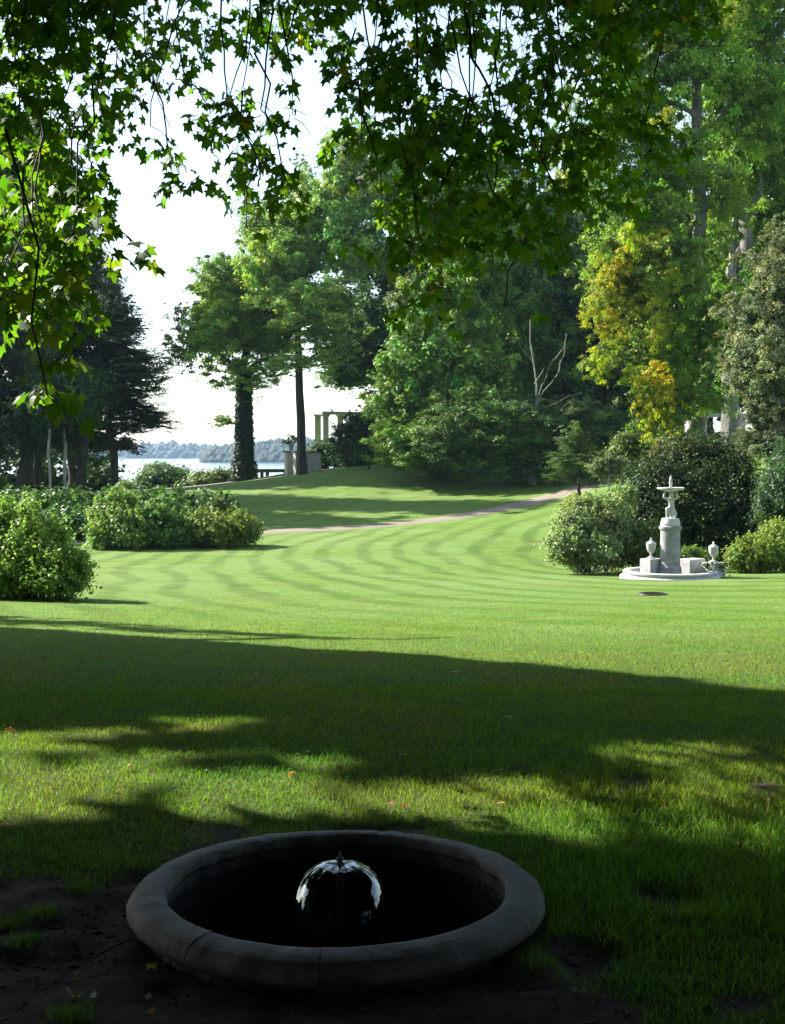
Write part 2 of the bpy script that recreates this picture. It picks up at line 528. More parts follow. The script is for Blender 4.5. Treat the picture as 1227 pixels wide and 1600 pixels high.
class MB:
    """collects tubes, boxes, revolved shapes; builds ONE mesh"""
    def __init__(s): s.V = []; s.F = []

    def add(s, V, F):
        o = len(s.V)
        s.V += [tuple(v) for v in V]
        s.F += [tuple(i + o for i in f) for f in F]

    def tube(s, P, R, k=6, jit=0, cap=True):
        P = [Vector(p) for p in P]
        V = []; F = []
        up = Vector((0.13, .97, .2))
        for i, p in enumerate(P):
            t = (P[min(i + 1, len(P) - 1)] - P[max(i - 1, 0)])
            if t.length < 1e-9: t = Vector((0, 0, 1))
            t.normalize()
            a = t.cross(up)
            if a.length < .1: a = t.cross(Vector((1, 0, 0)))
            a.normalize(); c = t.cross(a)
            for j in range(k):
                an = 2 * math.pi * j / k
                r = R[i] * (1 + random.uniform(-jit, jit))
                V.append(p + a * math.cos(an) * r + c * math.sin(an) * r)
        for i in range(len(P) - 1):
            for j in range(k):
                F.append((i * k + j, i * k + (j + 1) % k, (i + 1) * k + (j + 1) % k, (i + 1) * k + j))
        if cap:
            F.append(tuple(range(k))[::-1]); F.append(tuple((len(P) - 1) * k + j for j in range(k)))
        s.add(V, F); return s

    def box(s, c, d, rz=0):
        x, y, z = d[0] / 2, d[1] / 2, d[2] / 2
        ca, sa = math.cos(rz), math.sin(rz)
        V = []
        for sx, sy, sz in [(-1, -1, -1), (1, -1, -1), (1, 1, -1), (-1, 1, -1), (-1, -1, 1), (1, -1, 1), (1, 1, 1), (-1, 1, 1)]:
            a, b_ = sx * x, sy * y
            V.append((c[0] + a * ca - b_ * sa, c[1] + a * sa + b_ * ca, c[2] + sz * z))
        s.add(V, [(0, 3, 2, 1), (4, 5, 6, 7), (0, 1, 5, 4), (1, 2, 6, 5), (2, 3, 7, 6), (3, 0, 4, 7)])
        return s

    def lathe(s, prof, k=32, c=(0, 0, 0), a0=0, a1=2 * math.pi, close_top=False):
        full = abs(a1 - a0 - 2 * math.pi) < 1e-6
        n = k if full else k + 1
        V = []; F = []
        for r, z in prof:
            for j in range(n):
                an = a0 + (a1 - a0) * j / k
                V.append((c[0] + r * math.cos(an), c[1] + r * math.sin(an), c[2] + z))
        for i in range(len(prof) - 1):
            for j in range(k):
                j2 = (j + 1) % n
                F.append((i * n + j, i * n + j2, (i + 1) * n + j2, (i + 1) * n + j))
        if close_top and full: F.append(tuple((len(prof) - 1) * n + j for j in range(n)))
        s.add(V, F); return s

    def build(s, name, material, parent=None, smooth=True, bevel=0, loc=None):
        me = bpy.data.meshes.new(name)
        me.from_pydata(s.V, [], s.F)
        bm = bmesh.new(); bm.from_mesh(me)
        bmesh.ops.recalc_face_normals(bm, faces=bm.faces)
        if bevel: bmesh.ops.bevel(bm, geom=bm.edges, offset=bevel, segments=2, affect='EDGES')
        bm.to_mesh(me); bm.free()
        if smooth:
            me.polygons.foreach_set('use_smooth', [True] * len(me.polygons))
            try: me.set_sharp_from_angle(angle=math.radians(38))
            except Exception: pass
        me.update()
        return link(name, me, material, parent, loc)


def unit(v): return v / np.maximum(np.linalg.norm(v, axis=-1, keepdims=True), 1e-9)


LEAF_A = np.array([[0, 0, 0], [.45, .26, .06], [1, 0, 0], [.45, -.26, .06]])     # pointed oval, slightly folded


def leaf_cards(P, Nn, size, tint, T=None):
    """rhombic leaf faces at P with normal Nn"""
    n = len(P)
    r = RNG.normal(size=(n, 3))
    if T is not None: r = T + r * .45
    t = unit(r - (r * Nn).sum(1, keepdims=True) * Nn)
    b_ = np.cross(Nn, t)
    s = (size * RNG.uniform(.7, 1.3, n))[:, None]
    V = np.empty((n, 4, 3))
    for i, (a, w, h) in enumerate(LEAF_A):
        V[:, i] = P + s * (t * (a - .5) + b_ * w * 1.25 + Nn * h)
    F = np.arange(n * 4).reshape(n, 4)
    return V.reshape(-1, 3), F, np.repeat(tint, 4, axis=0)


LEAF_T = np.array([[0, .30, .03], [1, .02, 0], [.12, -.32, .05]])


def tri_cards(P, Nn, size, tint):
    n = len(P)
    r = RNG.normal(size=(n, 3)); t = unit(r - (r * Nn).sum(1, keepdims=True) * Nn); b_ = np.cross(Nn, t)
    s = (size * RNG.uniform(.75, 1.35, n))[:, None]
    V = np.empty((n, 3, 3))
    for i, (a, w, h) in enumerate(LEAF_T):
        V[:, i] = P + s * (t * (a - .4) + b_ * w * 1.3 + Nn * h)
    return V.reshape(-1, 3), np.arange(n * 3).reshape(n, 3), np.repeat(tint, 3, axis=0)


FOL = np.array([1.5, 1.42, 1.0])


def foliage(lobes, n, leaf, clump=.55, flat=.6, base=(.055, .10, .028), var=.28, hollow=.5, yellow=None, droop=0, cl_leaves=70):
    """lobes: (centre(3), radii(3), weight, tint or None)"""
    ws = np.array([l[2] * (l[1][0] * l[1][1] * l[1][2]) ** (2 / 3) for l in lobes]); ws = ws / ws.sum()
    Ps = []; Ns = []; Ts = []
    for l, w in zip(lobes, ws):
        c = np.array(l[0]); r = np.array(l[1])
        nc = max(4, int(n * w / cl_leaves))
        d = unit(RNG.normal(size=(nc, 3)))
        q = hollow + (1 - hollow) * RNG.random((nc, 1)) ** .7
        q *= 1 + .22 * (vnoise(d[:, 0] * 3 + c[0], d[:, 2] * 3 + c[1] * 2 + d[:, 1] * 2, 3)[:, None] - .5) * 2
        cc = c + d * q * r
        csz = clump * RNG.uniform(.5, 1.5, nc)
        cb = RNG.normal(1, var * .8, nc)
        k = RNG.poisson(cl_leaves * RNG.uniform(.5, 1.5, nc))
        idx = np.repeat(np.arange(nc), k)
        g = RNG.normal(size=(len(idx), 3)) * .6
        g[:, 2] *= flat
        P = cc[idx] + g * csz[idx][:, None]
        P[:, 2] -= droop * (g[:, 0] ** 2 + g[:, 1] ** 2) * csz[idx]
        Nn = unit(d[idx] * .5 + np.array([0, 0, .65]) + g * .35 + RNG.normal(size=g.shape) * .55)
        bc = np.array(l[3] if len(l) > 3 and l[3] is not None else base)
        tint = bc[None] * np.clip(cb[idx] + RNG.normal(0, var * .55, len(idx)), .35, 2)[:, None]
        hue = RNG.normal(0, .13, len(idx)) + RNG.normal(0, .10, nc)[idx]
        tint[:, 0] *= 1 + hue; tint[:, 2] *= 1 - hue * .5
        if yellow:
            isy = RNG.random(nc)[idx] < yellow
            tint[isy] = np.array([.35, .29, .03]) * RNG.uniform(.5, .8, isy.sum())[:, None]
        Ps.append(P); Ns.append(Nn); Ts.append(tint)
    P = np.concatenate(Ps); Nn = np.concatenate(Ns); T = np.clip(np.concatenate(Ts) * FOL, .004, .9)
    return P, Nn, T


def leafmesh(name, P, Nn, T, leaf, parent, material=None, orient=None, tri=False):
    if tri: V, F, tt = tri_cards(P, Nn, np.full(len(P), leaf * 1.35), T)
    else: V, F, tt = leaf_cards(P, Nn, np.full(len(P), leaf * 1.3), T, orient)
    me = mesh_np(name, V, F, tt)
    return link(name, me, material or M['leaf'], parent)


BOUGH = {}


def bough_mesh(kind, v):
    """a leafy bough of unit radius; its leaf tints are multiplied by the colour of the object that uses it"""
    if (kind, v) in BOUGH: return BOUGH[kind, v]
    nc, cl, leaf, csz, flat = {'full': (40, 95, .105, .20, .7), 'thin': (24, 62, .10, .20, .5), 'flat': (52, 60, .085, .26, .22), 'fine': (64, 95, .078, .165, .55)}[kind]
    d = unit(RNG.normal(size=(nc, 3))); q = .2 + 1.05 * RNG.random((nc, 1)) ** .8
    q *= .7 + .75 * vnoise(d[:, 0] * 2.2 + v * 7 + 9, d[:, 2] * 2.2 + d[:, 1] * 2 + 9, 5)[:, None]
    cc = d * q; cs = csz * RNG.uniform(.4, 1.5, nc); cb = RNG.normal(1, .22, nc)
    k = RNG.poisson(cl * RNG.uniform(.3, 1.7, nc)); idx = np.repeat(np.arange(nc), k)
    g = RNG.normal(size=(len(idx), 3)) * .6; g[:, 2] *= flat
    P = cc[idx] + g * cs[idx][:, None]; P[:, 2] -= .25 * (g[:, 0] ** 2 + g[:, 1] ** 2) * cs[idx]
    Nn = unit(d[idx] * .45 + np.array([0, 0, .6]) + g * .3 + RNG.normal(size=g.shape) * .6)
    b = np.clip(cb[idx] + RNG.normal(0, .22, len(idx)), .4, 1.9); hue = RNG.normal(0, .12, len(idx)) + RNG.normal(0, .10, nc)[idx]
    T = np.c_[b * (1 + hue), b, b * (1 - hue * .5)]
    V, F, tt = tri_cards(P, Nn, leaf * RNG.uniform(.7, 1.3, len(P)), T)
    me = mesh_np('leafy_bough', V, F, tt); me.materials.append(M['leaf_shared'])
    BOUGH[kind, v] = me
    return me


def boughs(root, lobes, base, kind='full', k=4, spread=.62, size=.70, var=.16, name='leafy_bough'):
    for l in lobes:
        c, r = np.array(l[0]), np.array(l[1]); w = l[2]
        tint = np.array(l[3] if len(l) > 3 and l[3] is not None else base) * FOL
        kk = max(1, int(round(k * min(1.2, w + .15)))); kd = kind if w > .65 or kind != 'full' else 'thin'
        for j in range(kk):
            dd = unit(RNG.normal(size=3)) * (.35 + .65 * RNG.random()) * spread if kk > 1 else np.zeros(3)
            o = bpy.data.objects.new(name, bough_mesh(kd, random.randrange(5))); COL.objects.link(o); o.parent = root
            o.location = c + dd * r * 1.15; sc = r * size * random.uniform(.8, 1.2)
            if kk == 1: sc = r
            o.scale = sc; o.rotation_euler = (random.uniform(-.25, .25), random.uniform(-.25, .25), random.uniform(0, 6.28))
            b = max(.5, random.gauss(1, var)); h = random.gauss(0, .07)
            o.color = (tint[0] * b * (1 + h), tint[1] * b, tint[2] * b, 1)


def wiggle(a, b_, n, amp, sag=0):
    a = np.array(a, float); b_ = np.array(b_, float)
    L = np.linalg.norm(b_ - a)
    P = []
    off = np.zeros(3)
    for i in range(n):
        t = i / (n - 1)
        if 0 < i < n - 1: off = off * .6 + RNG.normal(size=3) * amp * L
        else: off = off * 0 if i == 0 else off * .6
        p = a + (b_ - a) * t + off
        p[2] += sag * math.sin(math.pi * t) * L
        P.append(p)
    return P


def tree(name, label, pos, top, r0, lobes, n, leaf, group=None, bark='bark_dark', parent_kind=None, limbs=None, extra_trunks=(), cat='tree', trunk_r_top=.35, lean=.012, bk='full', kb=5, bsize=.70, **kw):
    root = empty(name, pos)
    tag(root, label, cat, group)
    bl = np.array(pos)
    loc = lambda p: np.array(p) - bl
    mb = MB()
    TP = wiggle((0, 0, -.4), loc(top), 9, lean)
    R = [r0 * (1.35 if i == 0 else 1) * (1 - (1 - trunk_r_top) * (i / 8) ** 1.1) for i in range(9)]
    mb.tube(TP, R, 9, .06)
    mb.build('trunk', M[bark], root)
    for (b2, t2, r2) in extra_trunks:
        m2 = MB(); m2.tube(wiggle(loc(b2), loc(t2), 8, .02), [r2 * (1 - .6 * i / 7) for i in range(8)], 8, .06)
        m2.build('trunk', M[bark], root)
    tp = np.array(TP)
    for i, l in enumerate(lobes):
        if limbs is not None and i >= limbs: break
        c = loc(l[0])
        zt = np.clip(c[2] - .35 * np.linalg.norm(c[:2] - tp[-1][:2]) - l[1][2] * .3, tp[-1][2] * .3, tp[-1][2] * .95)
        f = np.interp(zt, tp[:, 2], np.arange(9)); i0 = int(min(7, f)); fr_ = f - i0
        s0 = tp[i0] * (1 - fr_) + tp[i0 + 1] * fr_
        mb = MB()
        P = wiggle(s0, c, 7, .035, .06)
        rr = r0 * .34
        mb.tube(P, [rr * (1 - .8 * j / 6) for j in range(7)], 6, .05)
        for _ in range(5):
            j = random.randint(2, 6)
            e = c + unit(RNG.normal(size=3)) * np.array(l[1]) * .85
            mb.tube(wiggle(P[j], e, 5, .05), [rr * .4, rr * .3, rr * .22, rr * .14, rr * .05], 4)
        mb.build('limb', M[bark], root)
    boughs(root, [(loc(l[0]), l[1], l[2], l[3] if len(l) > 3 else None) for l in lobes], kw.get('base', (.055, .10, .028)), bk, kb, size=bsize)
    return root


def L(px, py, rx, ry, D, w=1, dd=None, tint=None):
    """lobe given where it stands: position, radii and distance (metres)"""
    if isinstance(dd, tuple): dd, tint = None, dd
    k = D / 1950.0
    rm = max(rx, ry) * k if dd is None else dd
    return (at(px, py, D), (rx * k, rm, ry * k), w, tint)


# ------------------------------------------------------------------ ground
def axis(segs):
    out = [segs[0][0]]
    for a, b_, st in segs:
        n = max(1, int(round((b_ - a) / st)))
        out += list(np.linspace(a, b_, n + 1)[1:])
    return np.array(out)


gx = axis([(-4000, -200, 950), (-200, -50, 15), (-50, -12, 2), (-12, -3, .35), (-3, 3, .07), (3, 14, .35), (14, 50, 2), (50, 200, 15), (200, 4000, 950)])
gy = axis([(-600, -60, 180), (-60, -4, 4), (-4, 2.4, .5), (2.4, 7, .07), (7, 14, .25), (14, 60, .8), (60, 130, 1.4), (130, 400, 90), (400, 6000, 1400)])
GX, GY = np.meshgrid(gx, gy)
GZ = height(GX, GY)
dm = dirt(GX, GY) * (GY < 8) * (GY > 0)
rough = (fbm(GX * 6, GY * 6, 21, 4) - .5)
GZ = GZ + np.where((GY < 14), (fbm(GX * .9, GY * .9, 31, 3) - .5) * .03 + dm * (rough * .07 - .012), 0)
# hollow under the sunken basin
rb = np.hypot(GX - BX, GY - BY)
GZ = np.where(rb < .615, -.7, GZ)
nyy, nxx = GX.shape
idx = np.arange(nyy * nxx).reshape(nyy, nxx)
F = np.stack([idx[:-1, :-1], idx[:-1, 1:], idx[1:, 1:], idx[1:, :-1]], -1).reshape(-1, 4)
me = mesh_np('ground', np.stack([GX, GY, GZ], -1).reshape(-1, 3), F, smooth=True)
a = me.attributes.new('dirt', 'FLOAT', 'POINT'); a.data.foreach_set('value', dm.ravel().astype(np.float32))
tag(link('ground', me, M['lawn']), 'mown green lawn rolling down and up towards the lake, bare earth by the sunken basin', kind='structure')

# lake
lk = mesh_np('lake', np.array([[-4000, 96, LAKE], [4000, 96, LAKE], [4000, 6000, LAKE], [-4000, 6000, LAKE]]), np.array([[0, 1, 2, 3]]))
tag(link('lake', lk, M['lake']), 'pale glittering lake beyond the garden', kind='structure')


def ribbon(name, pts, widths, label, lift=.03):
    # pts: world xy
    pts = np.array(pts, float)
    d = np.r_[0, np.cumsum(np.hypot(*np.diff(pts, axis=0).T))]
    n = int(d[-1] / .5) + 2
    t = np.linspace(0, d[-1], n)
    x = np.interp(t, d, pts[:, 0]); y = np.interp(t, d, pts[:, 1])
    for _ in range(6):
        x[1:-1] = (x[:-2] + x[1:-1] * 2 + x[2:]) / 4; y[1:-1] = (y[:-2] + y[1:-1] * 2 + y[2:]) / 4
    w = np.interp(t, d, widths)
    tx, ty = np.gradient(x), np.gradient(y); l = np.hypot(tx, ty); nx, ny = -ty / l, tx / l
    K = 7
    V = []
    for j in range(K):
        s = (j / (K - 1) - .5)
        e = (fbm(t * 1.2, t * 0 + j * 9, 40) - .5) * .35 * (abs(s) > .45)
        xx = x + nx * (s * w + e); yy = y + ny * (s * w + e)
        V.append(np.stack([xx, yy, height(xx, yy) + lift - .05 * (abs(s) > .45)], -1))
    V = np.stack(V, 1).reshape(-1, 3)
    idx = np.arange(n * K).reshape(n, K)
    F = np.stack([idx[:-1, :-1], idx[:-1, 1:], idx[1:, 1:], idx[1:, :-1]], -1).reshape(-1, 4)
    o = link(name, mesh_np(name, V, F, smooth=True), M['gravel'])
    tag(o, label, kind='structure')


def xy(px, py, D):
    p = at(px, py, D); return (p[0], p[1])


ribbon('path', [xy(-300, 850, 43), xy(0, 853, 43), xy(110, 850, 43), xy(250, 842, 45), xy(410, 832, 47.5), xy(560, 825, 48.5), xy(700, 812, 50.5), xy(800, 795, 52.5), xy(860, 777, 55),
                xy(900, 765, 57), xy(950, 750, 60.5), xy(1010, 735, 66), xy(1100, 725, 70)], [1.8, 1.8, 1.8, 1.9, 1.9, 1.9, 2.0, 2.3, 2.5, 2.4, 2.2, 2, 2], 'gravel path curving across the lawn and up the slope')
ribbon('lakeside_path', [xy(-200, 770, 77), xy(0, 771, 79), xy(220, 767, 81.5), xy(330, 760, 82), xy(430, 752, 81), xy(452, 744, 80)], [2.6] * 6, 'sandy path along the top of the lake bank', .10)

# ------------------------------------------------------------------ far shore
def hill(name, label, pts, D, depth, kind='structure'):
    """wooded ridge: pts (px, py_top)"""
    P = np.array(pts, float)
    xs = (P[:, 0] - 613.5) / FPX * D; zt = EYE - (P[:, 1] - 706) / FPX * D
    n = 60
    x = np.linspace(xs[0], xs[-1], n); z = np.interp(x, xs, zt)
    V = []
    for j, (f, h) in enumerate([(-.5, 0), (-.42, .12), (-.25, .55), (0, .85), (.5, .86), (1, 0)]):
        V.append(np.stack([x * (1 + f * depth / D), np.full(n, D + f * depth), LAKE - 1 + (z - LAKE + 1) * h], -1))
    V = np.stack(V, 0).reshape(-1, 3)
    idx = np.arange(6 * n).reshape(6, n)
    F = np.stack([idx[:-1, :-1], idx[:-1, 1:], idx[1:, 1:], idx[1:, :-1]], -1).reshape(-1, 4)
    tag(link(name, mesh_np(name, V, F, smooth=True), M['forest']), label, kind='structure')
    return x, z


def far_wood(name, label, x, z, D, depth, n, r):
    bm = bmesh.new(); bmesh.ops.create_icosphere(bm, subdivisions=1, radius=1)
    v0 = np.array([v.co[:] for v in bm.verts]); f0 = np.array([[v.index for v in f.verts] for f in bm.faces]); bm.free()
    Vs = []; Fs = []
    for i in range(n):
        f = RNG.uniform(-.45, .1); hh = np.interp(f, [-.5, -.42, -.25, 0, .5], [0, .12, .55, .85, .86])
        xx = RNG.uniform(x[0], x[-1]); zz = LAKE - 1 + (np.interp(xx, x, z) - LAKE + 1) * hh
        s = r * RNG.uniform(.6, 1.4)
        v = v0 * (1 + .11 * RNG.normal(size=(len(v0), 1)))
        v = v * np.array([s, s, s * RNG.uniform(.9, 1.4)])
        c = np.array([xx * (1 + f * depth / D), D + f * depth, zz - s * .15])
        Vs.append(v + c); Fs.append(f0 + i * len(v0))
    me = mesh_np(name, np.concatenate(Vs), np.concatenate(Fs), smooth=True)
    tag(link(name, me, M['forest']), label, 'wood', kind='stuff')


x, z = hill('hill', 'blue wooded ridge on the far side of the lake', [(-1500, 700), (-300, 698), (60, 703), (200, 699), (240, 694), (262, 693), (285, 699), (310, 703), (340, 700), (400, 697), (800, 694), (2500, 690)], 1900, 260)
far_wood('distant_wood', 'hazy blue woodland covering the farther ridge across the lake', x, z, 1900, 260, 5000, 6.5)
x, z = hill('hill', 'green wooded shore across the lake behind the pillars', [(318, 712), (325, 702), (350, 697), (400, 693), (440, 689), (520, 687), (700, 686), (1500, 680)], 1150, 150)
far_wood('distant_wood', 'greener woodland on the nearer shore across the lake', x, z, 1150, 150, 5000, 3.6)

# ------------------------------------------------------------------ foreground sunken basin
basin = empty('fountain_basin', (BX, BY, 0))
tag(basin, 'round sunken stone basin with rolled weathered rim in the shade', 'fountain')
RO, RI, RT = .712, .578, .120
prof = [(RI + .012, RT - .05), (RI, RT - .035), (RI + .002, RT - .014), (RI + .012, RT - .004), (RI + .035, RT), (RO - .06, RT - .003), (RO - .028, RT - .012), (RO - .008, RT - .032), (RO, RT - .052), (RO - .004, RT - .07), (RO - .022, RT - .085), (RO - .06, RT - .092), (RI + .012, RT - .092)]
joints = [math.radians(a_) for a_ in (57, 118, 176, 232, 268, 335)]
for i in range(6):
    a0 = joints[i] + .002; a1 = (joints[(i + 1) % 6] + (2 * math.pi if i == 5 else 0)) - .002
    mb = MB()
    k = 26
    pr = prof + [prof[0]]
    mb.lathe(pr, k, a0=a0, a1=a1)
    n = k + 1; m_ = len(prof)
    o0 = 0
    mb.F.append(tuple(r * n for r in range(m_))); mb.F.append(tuple(r * n + k for r in range(m_))[::-1])
    V = np.array(mb.V)
    an = np.arctan2(V[:, 1], V[:, 0])
    wv = (fbm(an * 11, V[:, 2] * 20 + np.hypot(V[:, 0], V[:, 1]) * 18, 70, 4) - .5) * .018
    rr = np.hypot(V[:, 0], V[:, 1])
    V[:, 0] *= 1 + wv / rr; V[:, 1] *= 1 + wv / rr; V[:, 2] += wv * .6 + random.uniform(-.002, .002)
    mb.V = [tuple(v) for v in V]
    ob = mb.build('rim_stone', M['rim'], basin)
# wall below rim, with flared foot
mb = MB()
mb.lathe([(RO - .075, RT - .09), (RO - .085, .01), (RO - .07, -.01), (RO - .045, -.03), (RO + .0, -.08)], 72)
V = np.array(mb.V); an = np.arctan2(V[:, 1], V[:, 0]); wv = (fbm(an * 7, V[:, 2] * 12, 73, 4) - .5) * .07
V[:, 0] += np.cos(an) * wv; V[:, 1] += np.sin(an) * wv; mb.V = [tuple(v) for v in V]
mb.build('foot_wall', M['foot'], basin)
mb = MB()
mb.lathe([(RI + .02, RT - .05), (RI + .016, -.1), (RI + .02, -.62)], 72)
V = np.array(mb.V); an = np.arctan2(V[:, 1], V[:, 0]); wv = (fbm(an * 8, V[:, 2] * 8, 75, 4) - .5) * .03
V[:, 0] += np.cos(an) * wv; V[:, 1] += np.sin(an) * wv; mb.V = [tuple(v) for v in V]
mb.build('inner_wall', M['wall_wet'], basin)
mb = MB(); mb.lathe([(.001, 0), (.2, 0), (RI + .04, 0)], 48, c=(0, 0, -.36)); mb.build('water_surface', M['basin_water'], basin)
# water bell
prof = []
TOPZ = .190; BOTZ = -.355
for i in range(34):
    t = i / 33
    r = .018 + .182 * (1 - (1 - t) ** 2.5) ** .74
    zz = TOPZ - (TOPZ - BOTZ) * (t ** 1.75)
    prof.append((r, zz))
bell = MB(); bell.lathe(prof, 96)
V = np.array(bell.V); an = np.arctan2(V[:, 1], V[:, 0]); rr = np.hypot(V[:, 0], V[:, 1])
tt = (TOPZ - V[:, 2]) / (TOPZ - BOTZ)
ca, sa = np.cos(an), np.sin(an)
wv = (fbm(ca * 7 + 3, sa * 7 + tt * 9, 80, 4) - .5) * .03 * (.25 + tt)
V[:, 0] += ca * wv; V[:, 1] += sa * wv; V[:, 2] += (fbm(ca * 9, sa * 9 + rr * 30, 81, 3) - .5) * .007
keep_hole = fbm(ca * 6, sa * 6 + tt * 2.5, 83, 2)
V[:, 2] += .012 * np.sin(an * 3 + 1) * tt * (tt < .5)
bell.V = [tuple(v) for v in V]
bell.F = [f for f in bell.F if not (tt[f[0]] > .62 and keep_hole[f[0]] < .30)]
root = empty('water_bell', (BX + .01, BY - .02, 0)); tag(root, 'dome of falling water over the nozzle in the sunken basin', 'water jet')
for o in (bell.build('water_sheet', M['water_sheet'], root),): pass
mb = MB()
for i in range(300):
    a_ = random.uniform(0, 6.283); t = random.uniform(.35, .9); r = .018 + .182 * (1 - (1 - t) ** 2.5) ** .74 + random.uniform(-.004, .012)
    zz = TOPZ - (TOPZ - BOTZ) * t ** 1.75; s = random.uniform(.001, .0034)
    c = (r * math.cos(a_), r * math.sin(a_), zz)
    mb.add([(c[0] + s, c[1], c[2]), (c[0], c[1] + s, c[2]), (c[0] - s, c[1], c[2]), (c[0], c[1] - s, c[2]), (c[0], c[1], c[2] + s * 2.5), (c[0], c[1], c[2] - s * 2)],
           [(0, 1, 4), (1, 2, 4), (2, 3, 4), (3, 0, 4), (1, 0, 5), (2, 1, 5), (3, 2, 5), (0, 3, 5)])
dr = mb.build('droplets', M['water_sheet'], root); dr['kind'] = 'stuff'
noz = empty('fountain_nozzle', (BX + .01, BY - .02, -.287)); tag(noz, 'dark metal nozzle standing at the top of the water dome', 'nozzle')
MB().lathe([(.012, 0), (.012, .45), (.022, .455), (.024, .468), (.012, .474), (.008, .49)], 14, close_top=True).build('pipe', M['iron'], noz)
MB().lathe([(.003, .488), (.0135, .49), (.0135, .498), (.005, .503), (.004, .520), (.0005, .524)], 12).build('nozzle_cap', M['iron'], noz)

# ------------------------------------------------------------------ statue fountain on the right
FD = 29.5
fx, fy, _ = at(1047, 895, FD)
fz = hz(fx, fy) + .0
PF = (fx, fy, fz)
pond = empty('fountain_pool', PF)
tag(pond, 'low round white stone pool around the statue pedestal on the lawn', 'fountain pool')
pr = [(r_ - .10, z_) for r_, z_ in [(1.03, .02), (1.03, .165), (1.045, .18), (1.17, .185), (1.20, .165), (1.20, .135), (1.16, .115), (1.16, .085), (1.25, .07), (1.27, .05), (1.27, -.12), (1.03, -.12)]]
jn = [math.radians(q) for q in (-118, -72, -25, 20, 70, 125, 175, 205)]
for i in range(8):
    a0 = jn[i] + .002; a1 = (jn[(i + 1) % 8] + (2 * math.pi if i == 7 else 0)) - .002
    mb = MB(); mb.lathe(pr + [pr[0]], 14, a0=a0, a1=a1); n = 15
    mb.F.append(tuple(r * n for r in range(len(pr)))); mb.F.append(tuple(r * n + 14 for r in range(len(pr)))[::-1])
    mb.build('rim_stone', M['stone_white'] if i % 3 else M['stone_white'], pond)
MB().lathe([(.001, .06), (.94, .06)], 40).build('water_surface', M['basin_water'], pond)
# low wall blocks at the back of the pool
WALL = [(-.43, .10, .44, .34, math.radians(38), .45), (1.03, .02, .44, .40, math.radians(38), .37), (.60, .42, .60, .40, math.radians(38), .42), (-.05, .95, .9, .28, math.radians(0), .34)]
wal = empty('low_wall', PF)
tag(wal, 'low broken wall of pale stone blocks standing behind the statue pedestal', 'low wall')
for (x, y, w, d, rz, h) in WALL:
    ob = MB().box((x, y, h / 2), (w * .95, d, h), rz).build('stone_block', M['stone_grey'] if 0 else M['stone_white'], wal, bevel=.012)
ped = empty('pedestal', PF)
tag(ped, 'tall round grey stone pedestal rising from the pool', 'pedestal')
MB().lathe([(.285, .0), (.285, .05), (.275, .07), (.27, .22), (.262, .26), (.245, .285), (.236, .31)], 40).build('base', M['stone_grey'], ped)
MB().lathe([(.236, .31), (.234, .60), (.228, 1.115), (.24, 1.13), (.235, 1.14)], 40).build('shaft', M['stone_grey'], ped)
MB().lathe([(.235, 1.14), (.262, 1.16), (.268, 1.19), (.268, 1.215), (.245, 1.23), (.232, 1.245)], 40).build('cornice', M['stone_grey'], ped)
MB().lathe([(.232, 1.245), (.225, 1.28), (.232, 1.295), (.222, 1.32), (.205, 1.40), (.19, 1.415), (.001, 1.415)], 40).build('plinth', M['stone_white'], ped)


def skin_body(name, joints, edges, radii, material, parent, loc, sub=2, root_i=0):
    me = bpy.data.meshes.new(name)
    me.from_pydata(joints, edges, []); me.update()
    o = bpy.data.objects.new(name, me); COL.objects.link(o)
    sk = o.modifiers.new('skin', 'SKIN'); sk.branch_smoothing = .6; sk.use_smooth_shade = True
    for v, r in zip(me.skin_vertices[0].data, radii):
        v.radius = (r[0] * 1.13, r[1] * 1.13) if isinstance(r, tuple) else (r * 1.15, r * 1.15)
    for i, v in enumerate(me.skin_vertices[0].data): v.use_root = (i == root_i)
    sb = o.modifiers.new('sub', 'SUBSURF'); sb.levels = sub; sb.render_levels = sub
    dg = bpy.context.evaluated_depsgraph_get()
    m2 = bpy.data.meshes.new_from_object(o.evaluated_get(dg))
    bpy.data.objects.remove(o)
    m2.name = name
    m2.polygons.foreach_set('use_smooth', [True] * len(m2.polygons)); m2.materials.clear()
    return link(name, m2, material, parent, loc)


fig = empty('kneeling_statue', (fx, fy, fz + 1.415))
tag(fig, 'white marble figure kneeling on the pedestal and holding the bowl overhead', 'statue')
J = [(0.02, .04, .215), (0.025, .05, .30), (.025, .045, .385), (.02, .04, .455), (.012, .02, .505),  # 0 pelvis 1 waist 2 chest 3 collar 4 neck
     (.008, .008, .535), (.006, .0, .575), (.005, .008, .600),                                     # 5 chin 6 head 7 crown
     (-.055, .02, .20), (-.105, -.115, .225), (-.10, -.125, .20), (-.10, -.09, .06), (-.10, -.10, .022), (-.10, -.17, .016),  # 8.. raised leg
     (.07, .02, .195), (.085, -.12, .095), (.085, -.115, .06), (.085, .02, .045), (.085, .11, .03),   # 14.. kneeling leg
     (-.055, .04, .455), (-.165, .0, .475), (-.155, -.02, .565), (-.135, -.02, .605), (-.12, -.02, .635),  # 19 left shoulder.. hand
     (.085, .04, .455), (.155, -.03, .485), (.135, -.02, .57), (.12, -.01, .605), (.105, -.01, .635)]
Ed = [(0, 1), (1, 2), (2, 3), (3, 4), (4, 5), (5, 6), (6, 7), (0, 8), (8, 9), (9, 10), (10, 11), (11, 12), (12, 13), (0, 14), (14, 15), (15, 16), (16, 17), (17, 18),
      (3, 19), (19, 20), (20, 21), (21, 22), (22, 23), (3, 24), (24, 25), (25, 26), (26, 27), (27, 28)]
